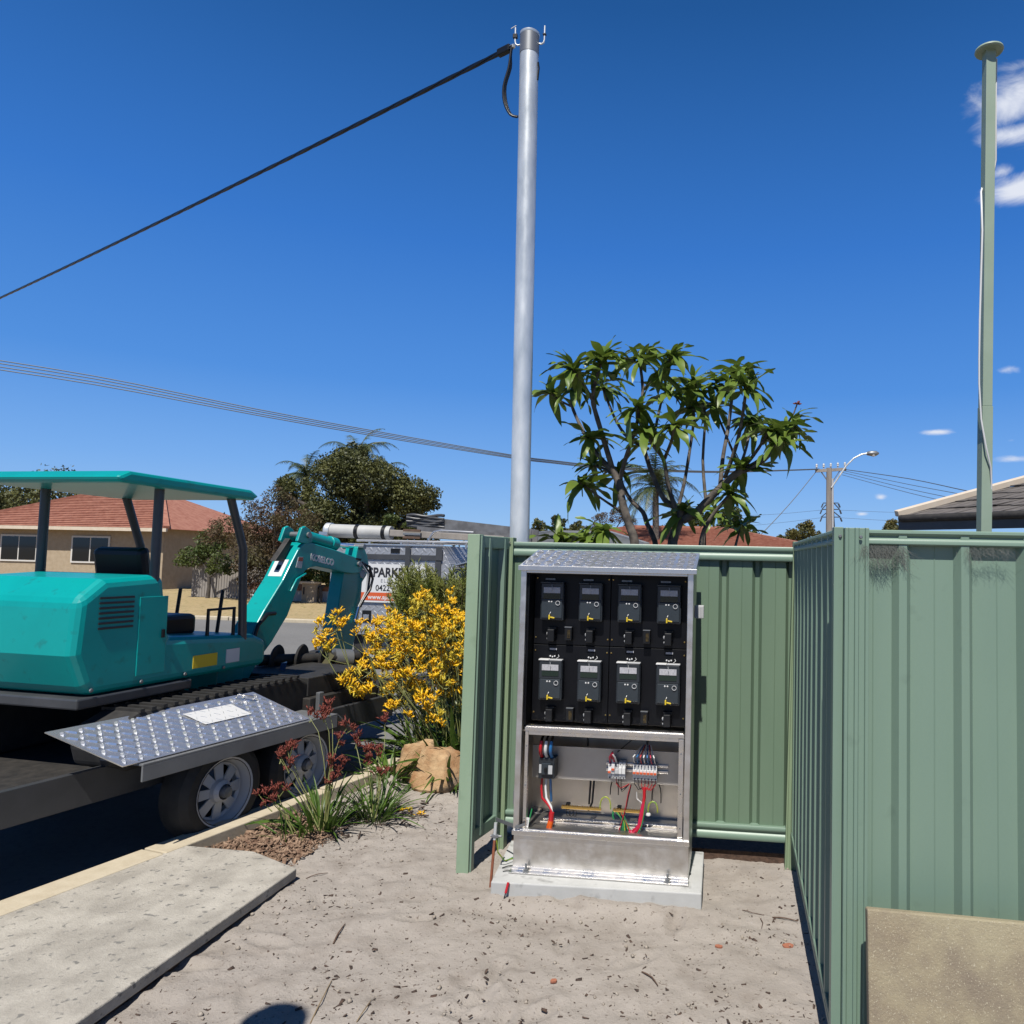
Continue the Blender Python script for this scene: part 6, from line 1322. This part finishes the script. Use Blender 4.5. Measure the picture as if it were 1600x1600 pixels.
for k in range(340):
    x, y, r = g.choices(mass, wts)[0]; a = g.uniform(0, 2*PI); q_ = r*math.sqrt(g.random()); px, py = x+math.cos(a)*q_, y+math.sin(a)*q_*.9
    if px > 742: continue
    p = dp(px, py, g.uniform(5.7, 6.9)); bi = min(range(len(bases)), key=lambda i: (bases[i][0]-p.x)**2+(bases[i][1]-p.y)**2+g.uniform(0, .1)); per[bi].append(p)
spec = [((520, 985), [(500, 975), (492, 988), (512, 990), (520, 972), (505, 1000), (497, 1010), (530, 978)]), ((527, 960), [(527, 960), (536, 975), (560, 975), (556, 990), (512, 1010), (515, 1016)]), ((545, 1060), [(540, 1058), (550, 1068), (560, 1052), (535, 1064), (548, 1050), (555, 1076), (552, 1084)])]
for _, hs_ in spec:
    for (px, py) in hs_: per[0].append(dp(px, py, 5.75))
for bi, (bx, by) in enumerate(bases):
    hs_ = per[bi]; g.shuffle(hs_); stems = []
    # main stems each carry several heads
    nst = max(4, len(hs_)//5); groups = []
    hs_s = sorted(hs_, key=lambda p: (round(p.x/.25), p.z))
    for i in range(0, len(hs_s), 5):
        gp_ = hs_s[i:i+5]; c_ = sum(gp_, V())/len(gp_); b0 = V((bx+g.gauss(0, .07), by+g.gauss(0, .07), -.02)); md = b0.lerp(c_, .55)+V((0, 0, .18)); fk = c_+V((0, 0, -.05))
        pts = [b0, b0.lerp(md, .5)+V((0, 0, .06)), md, md.lerp(fk, .6)+V((0, 0, .03)), fk]
        stems.append((pts, []))
        for h in gp_: stems.append(([fk, fk.lerp(h, .5)+V((0, 0, -.015)), h], [(h, g.uniform(.8, 1.4))]))
    t = paw_plant('kangaroo_paw', lbl[bi], 'flowering plant', (bx, by, 0), stems, ymesh, 1.0, .0042, m_stem, 'yellow kangaroo paws behind the rock')
    strap_clump(t, (bx, by, 0), 60, .28, .66, 1.0, 1.25, (28, 86), .18, seed=60+bi)
# red paws
def red_plant(label, basepx, heads, k0, seed, nleaf, hmin, hmax):
    b = gz(*basepx); g = random.Random(seed); stems = []
    for (px, py, kk, bend) in heads:
        tip = gy(px, py, b.y+kk); md = V((b.x, b.y, 0)).lerp(tip, .55)+V((bend, 0, .04)); pts = [V((b.x+g.gauss(0, .02), b.y+g.gauss(0, .02), -.01)), V((b.x, b.y, 0)).lerp(md, .55)+V((bend*.3, 0, .03)), md, md.lerp(tip, .55)+V((bend*.3, 0, .01)), tip-V((0, 0, .03))]
        hs_ = [(tip, 1.0)]; stems.append((pts, hs_))
        for j in range(g.choice((1, 2))): o = V((g.uniform(-.055, .055), g.uniform(-.03, .03), g.uniform(-.045, .05))); stems.append(([pts[-1]-V((0, 0, .03)), tip+o], [(tip+o, .8)]))
    t = paw_plant('red_kangaroo_paw', label, 'flowering plant', (b.x, b.y, 0), stems, rmesh, 1.0, .0038, m_stem)
    strap_clump(t, (b.x, b.y, 0), nleaf, hmin, hmax, 1.0, 1.0, (38, 88), .10, seed=seed); return t
def c4b(x, y): return (400+x*.175, 1040+y*.175)
H = lambda *a: [(c4b(x, y)[0], c4b(x, y)[1], k, b) for x, y, k, b in a]
red_plant('dark red kangaroo paw clump with tall stems in front of the edging', (505, 1298), H((480, 420, .1, .05), (610, 420, .05, .04), (650, 350, .1, .04), (810, 520, .1, -.03), (690, 850, 0, 0), (780, 870, .05, 0), (740, 650, .1, -.02), (690, 1010, 0, 0), (300, 870, -.05, -.03), (305, 740, 0, -.04), (215, 790, 0, -.05)), 0, 5, 85, .16, .36)
red_plant('second red kangaroo paw clump between the first clump and the rock', (585, 1282), H((890, 660, .2, -.02), (990, 740, .1, 0), (1080, 760, .1, .02), (980, 860, 0, 0), (1100, 960, 0, .02), (1150, 480, .3, .02)), 0, 6, 80, .16, .34)
red_plant('small red kangaroo paw leaning left over the mulch', (462, 1308), H((90, 1140, -.05, -.03), (150, 1210, -.05, -.02), (190, 1110, 0, -.03)), 0, 7, 26, .12, .30)
# loose clumps of strap leaves around the rock
for k, (px, py, n, h, lb) in enumerate(((610, 1222, 40, .30, 'light green strap leaf clump at the left of the rock'), (708, 1228, 34, .34, 'dark strap leaf clump between the rock and the fence post'), (660, 1195, 40, .34, 'strap leaf clump directly behind the rock'))):
    b = gz(px, py); t = thing('strap_leaf_plant', lb, 'plant', (b.x, b.y, 0)); strap_clump(t, (b.x, b.y, 0), n+22, h*.5, h*1.3, 1, 1.5, (18, 80), .12, seed=70+k)
# fallen yellow flowers
for k, (px, py) in enumerate(((641, 1268), (656, 1274), (626, 1270))):
    p = gz(px, py); o = bpy.data.objects.new('fallen_flower', ymesh[k].copy()); C.objects.link(o); o.location = (p.x, p.y, gh(p.x, p.y)+.008); o.scale = (.8, .8, .35); tag(o, ('fallen yellow flower in front of the rock, middle one', 'fallen yellow flower in front of the rock, nearest the viewer', 'fallen yellow flower in front of the rock, leftmost')[k], 'flower')
# straw and roots below the clumps
def fs2():
    c_ = random.choice([gz(505, 1300), gz(590, 1285), gz(600, 1275), gz(640, 1262)]); x, y = c_.x+random.gauss(.02, .14), c_.y+random.gauss(-.02, .07); return (x, y, gh(x, y)+random.uniform(0, .015))
v1, f1 = flakes(420, fs2, .01, .07, .10, .5, .35)
np_mesh('leaf_straw', v1, f1, m_deb, kind='stuff', label='tangle of dark dead leaf straw at the foot of the clumps', cat='litter')

# grevillea: fine needles on arching shoots
gr = thing('grevillea_shrub', 'fine leaved green grevillea shrub in front of the ute sign', 'shrub', (-2.55, 7.0, -.03))
g = random.Random(31); nv, nf = [], []
gm = [(630, 908, 24), (618, 925, 14), (650, 905, 34), (690, 925, 30), (715, 900, 22), (640, 935, 24), (690, 960, 36), (725, 940, 18), (640, 975, 26), (712, 990, 26), (660, 1010, 30), (620, 960, 10), (735, 905, 16)]
for k in range(520):
    x, y, r = g.choices(gm, [r*r for _, _, r in gm])[0]; a = g.uniform(0, 2*PI); q_ = r*math.sqrt(g.random()); tip = dp(x+math.cos(a)*q_, y+math.sin(a)*q_*.85, g.uniform(6.6, 7.4))
    d = (tip-V((-2.55, 7.0, .45))).normalized(); d = (d+V((g.uniform(-.5, .5), g.uniform(-.5, .5), g.uniform(-.1, .8)))).normalized(); st = tip-d*.22
    for j in range(46):
        t_ = j/46; p = st.lerp(tip, t_); n_ = (V((g.gauss(0, 1), g.gauss(0, 1), g.gauss(0, 1))).normalized()+d*1.1).normalized(); L = .060*(1-.35*t_)*g.uniform(.7, 1.3); w = n_.cross(V((g.gauss(0, 1), g.gauss(0, 1), g.gauss(0, 1)))).normalized()*.0040
        b_ = len(nv); nv += [tuple(p-w), tuple(p+w), tuple(p+n_*L+w*.3), tuple(p+n_*L-w*.3)]; nf.append((b_, b_+1, b_+2, b_+3))
    if k % 5 == 0: part(MB().tube([V((-2.55+g.gauss(0, .05), 7.0, .0)), V((-2.55, 7, .4)).lerp(st, .4)+V((g.uniform(-.05, .05), 0, .1)), st, tip], [.012, .008, .004, .002], 5), 'branch', m_stemb, gr, smooth=60)
np_mesh('needles', nv, nf, m_grev, gr)

# unseen globe post added to throw the round shadow at the lower left
hp = gz(424, 1600); up_d = -sun_dir; Hh = 2.9; c_ = hp+up_d*(Hh/up_d.z)
bp = thing('shadow_caster_post', 'unseen globe-topped post added to cast a round shadow', 'shadow caster', (c_.x, c_.y, -.03))
part(MB().tube([(c_.x, c_.y, -.1), (c_.x, c_.y, Hh-.1)], .03, 12), 'post', m_dgrey, bp, smooth=50)
part(MB().lathe([(.03, -.13), (.07, -.10)]+[(.115*math.cos(a), .115*math.sin(a)) for a in [R(x) for x in range(-70, 91, 16)]], (c_.x, c_.y, Hh), 24), 'globe', m_lightgrey, bp, smooth=60)
print('lamp post at', c_, 'HX', HX)
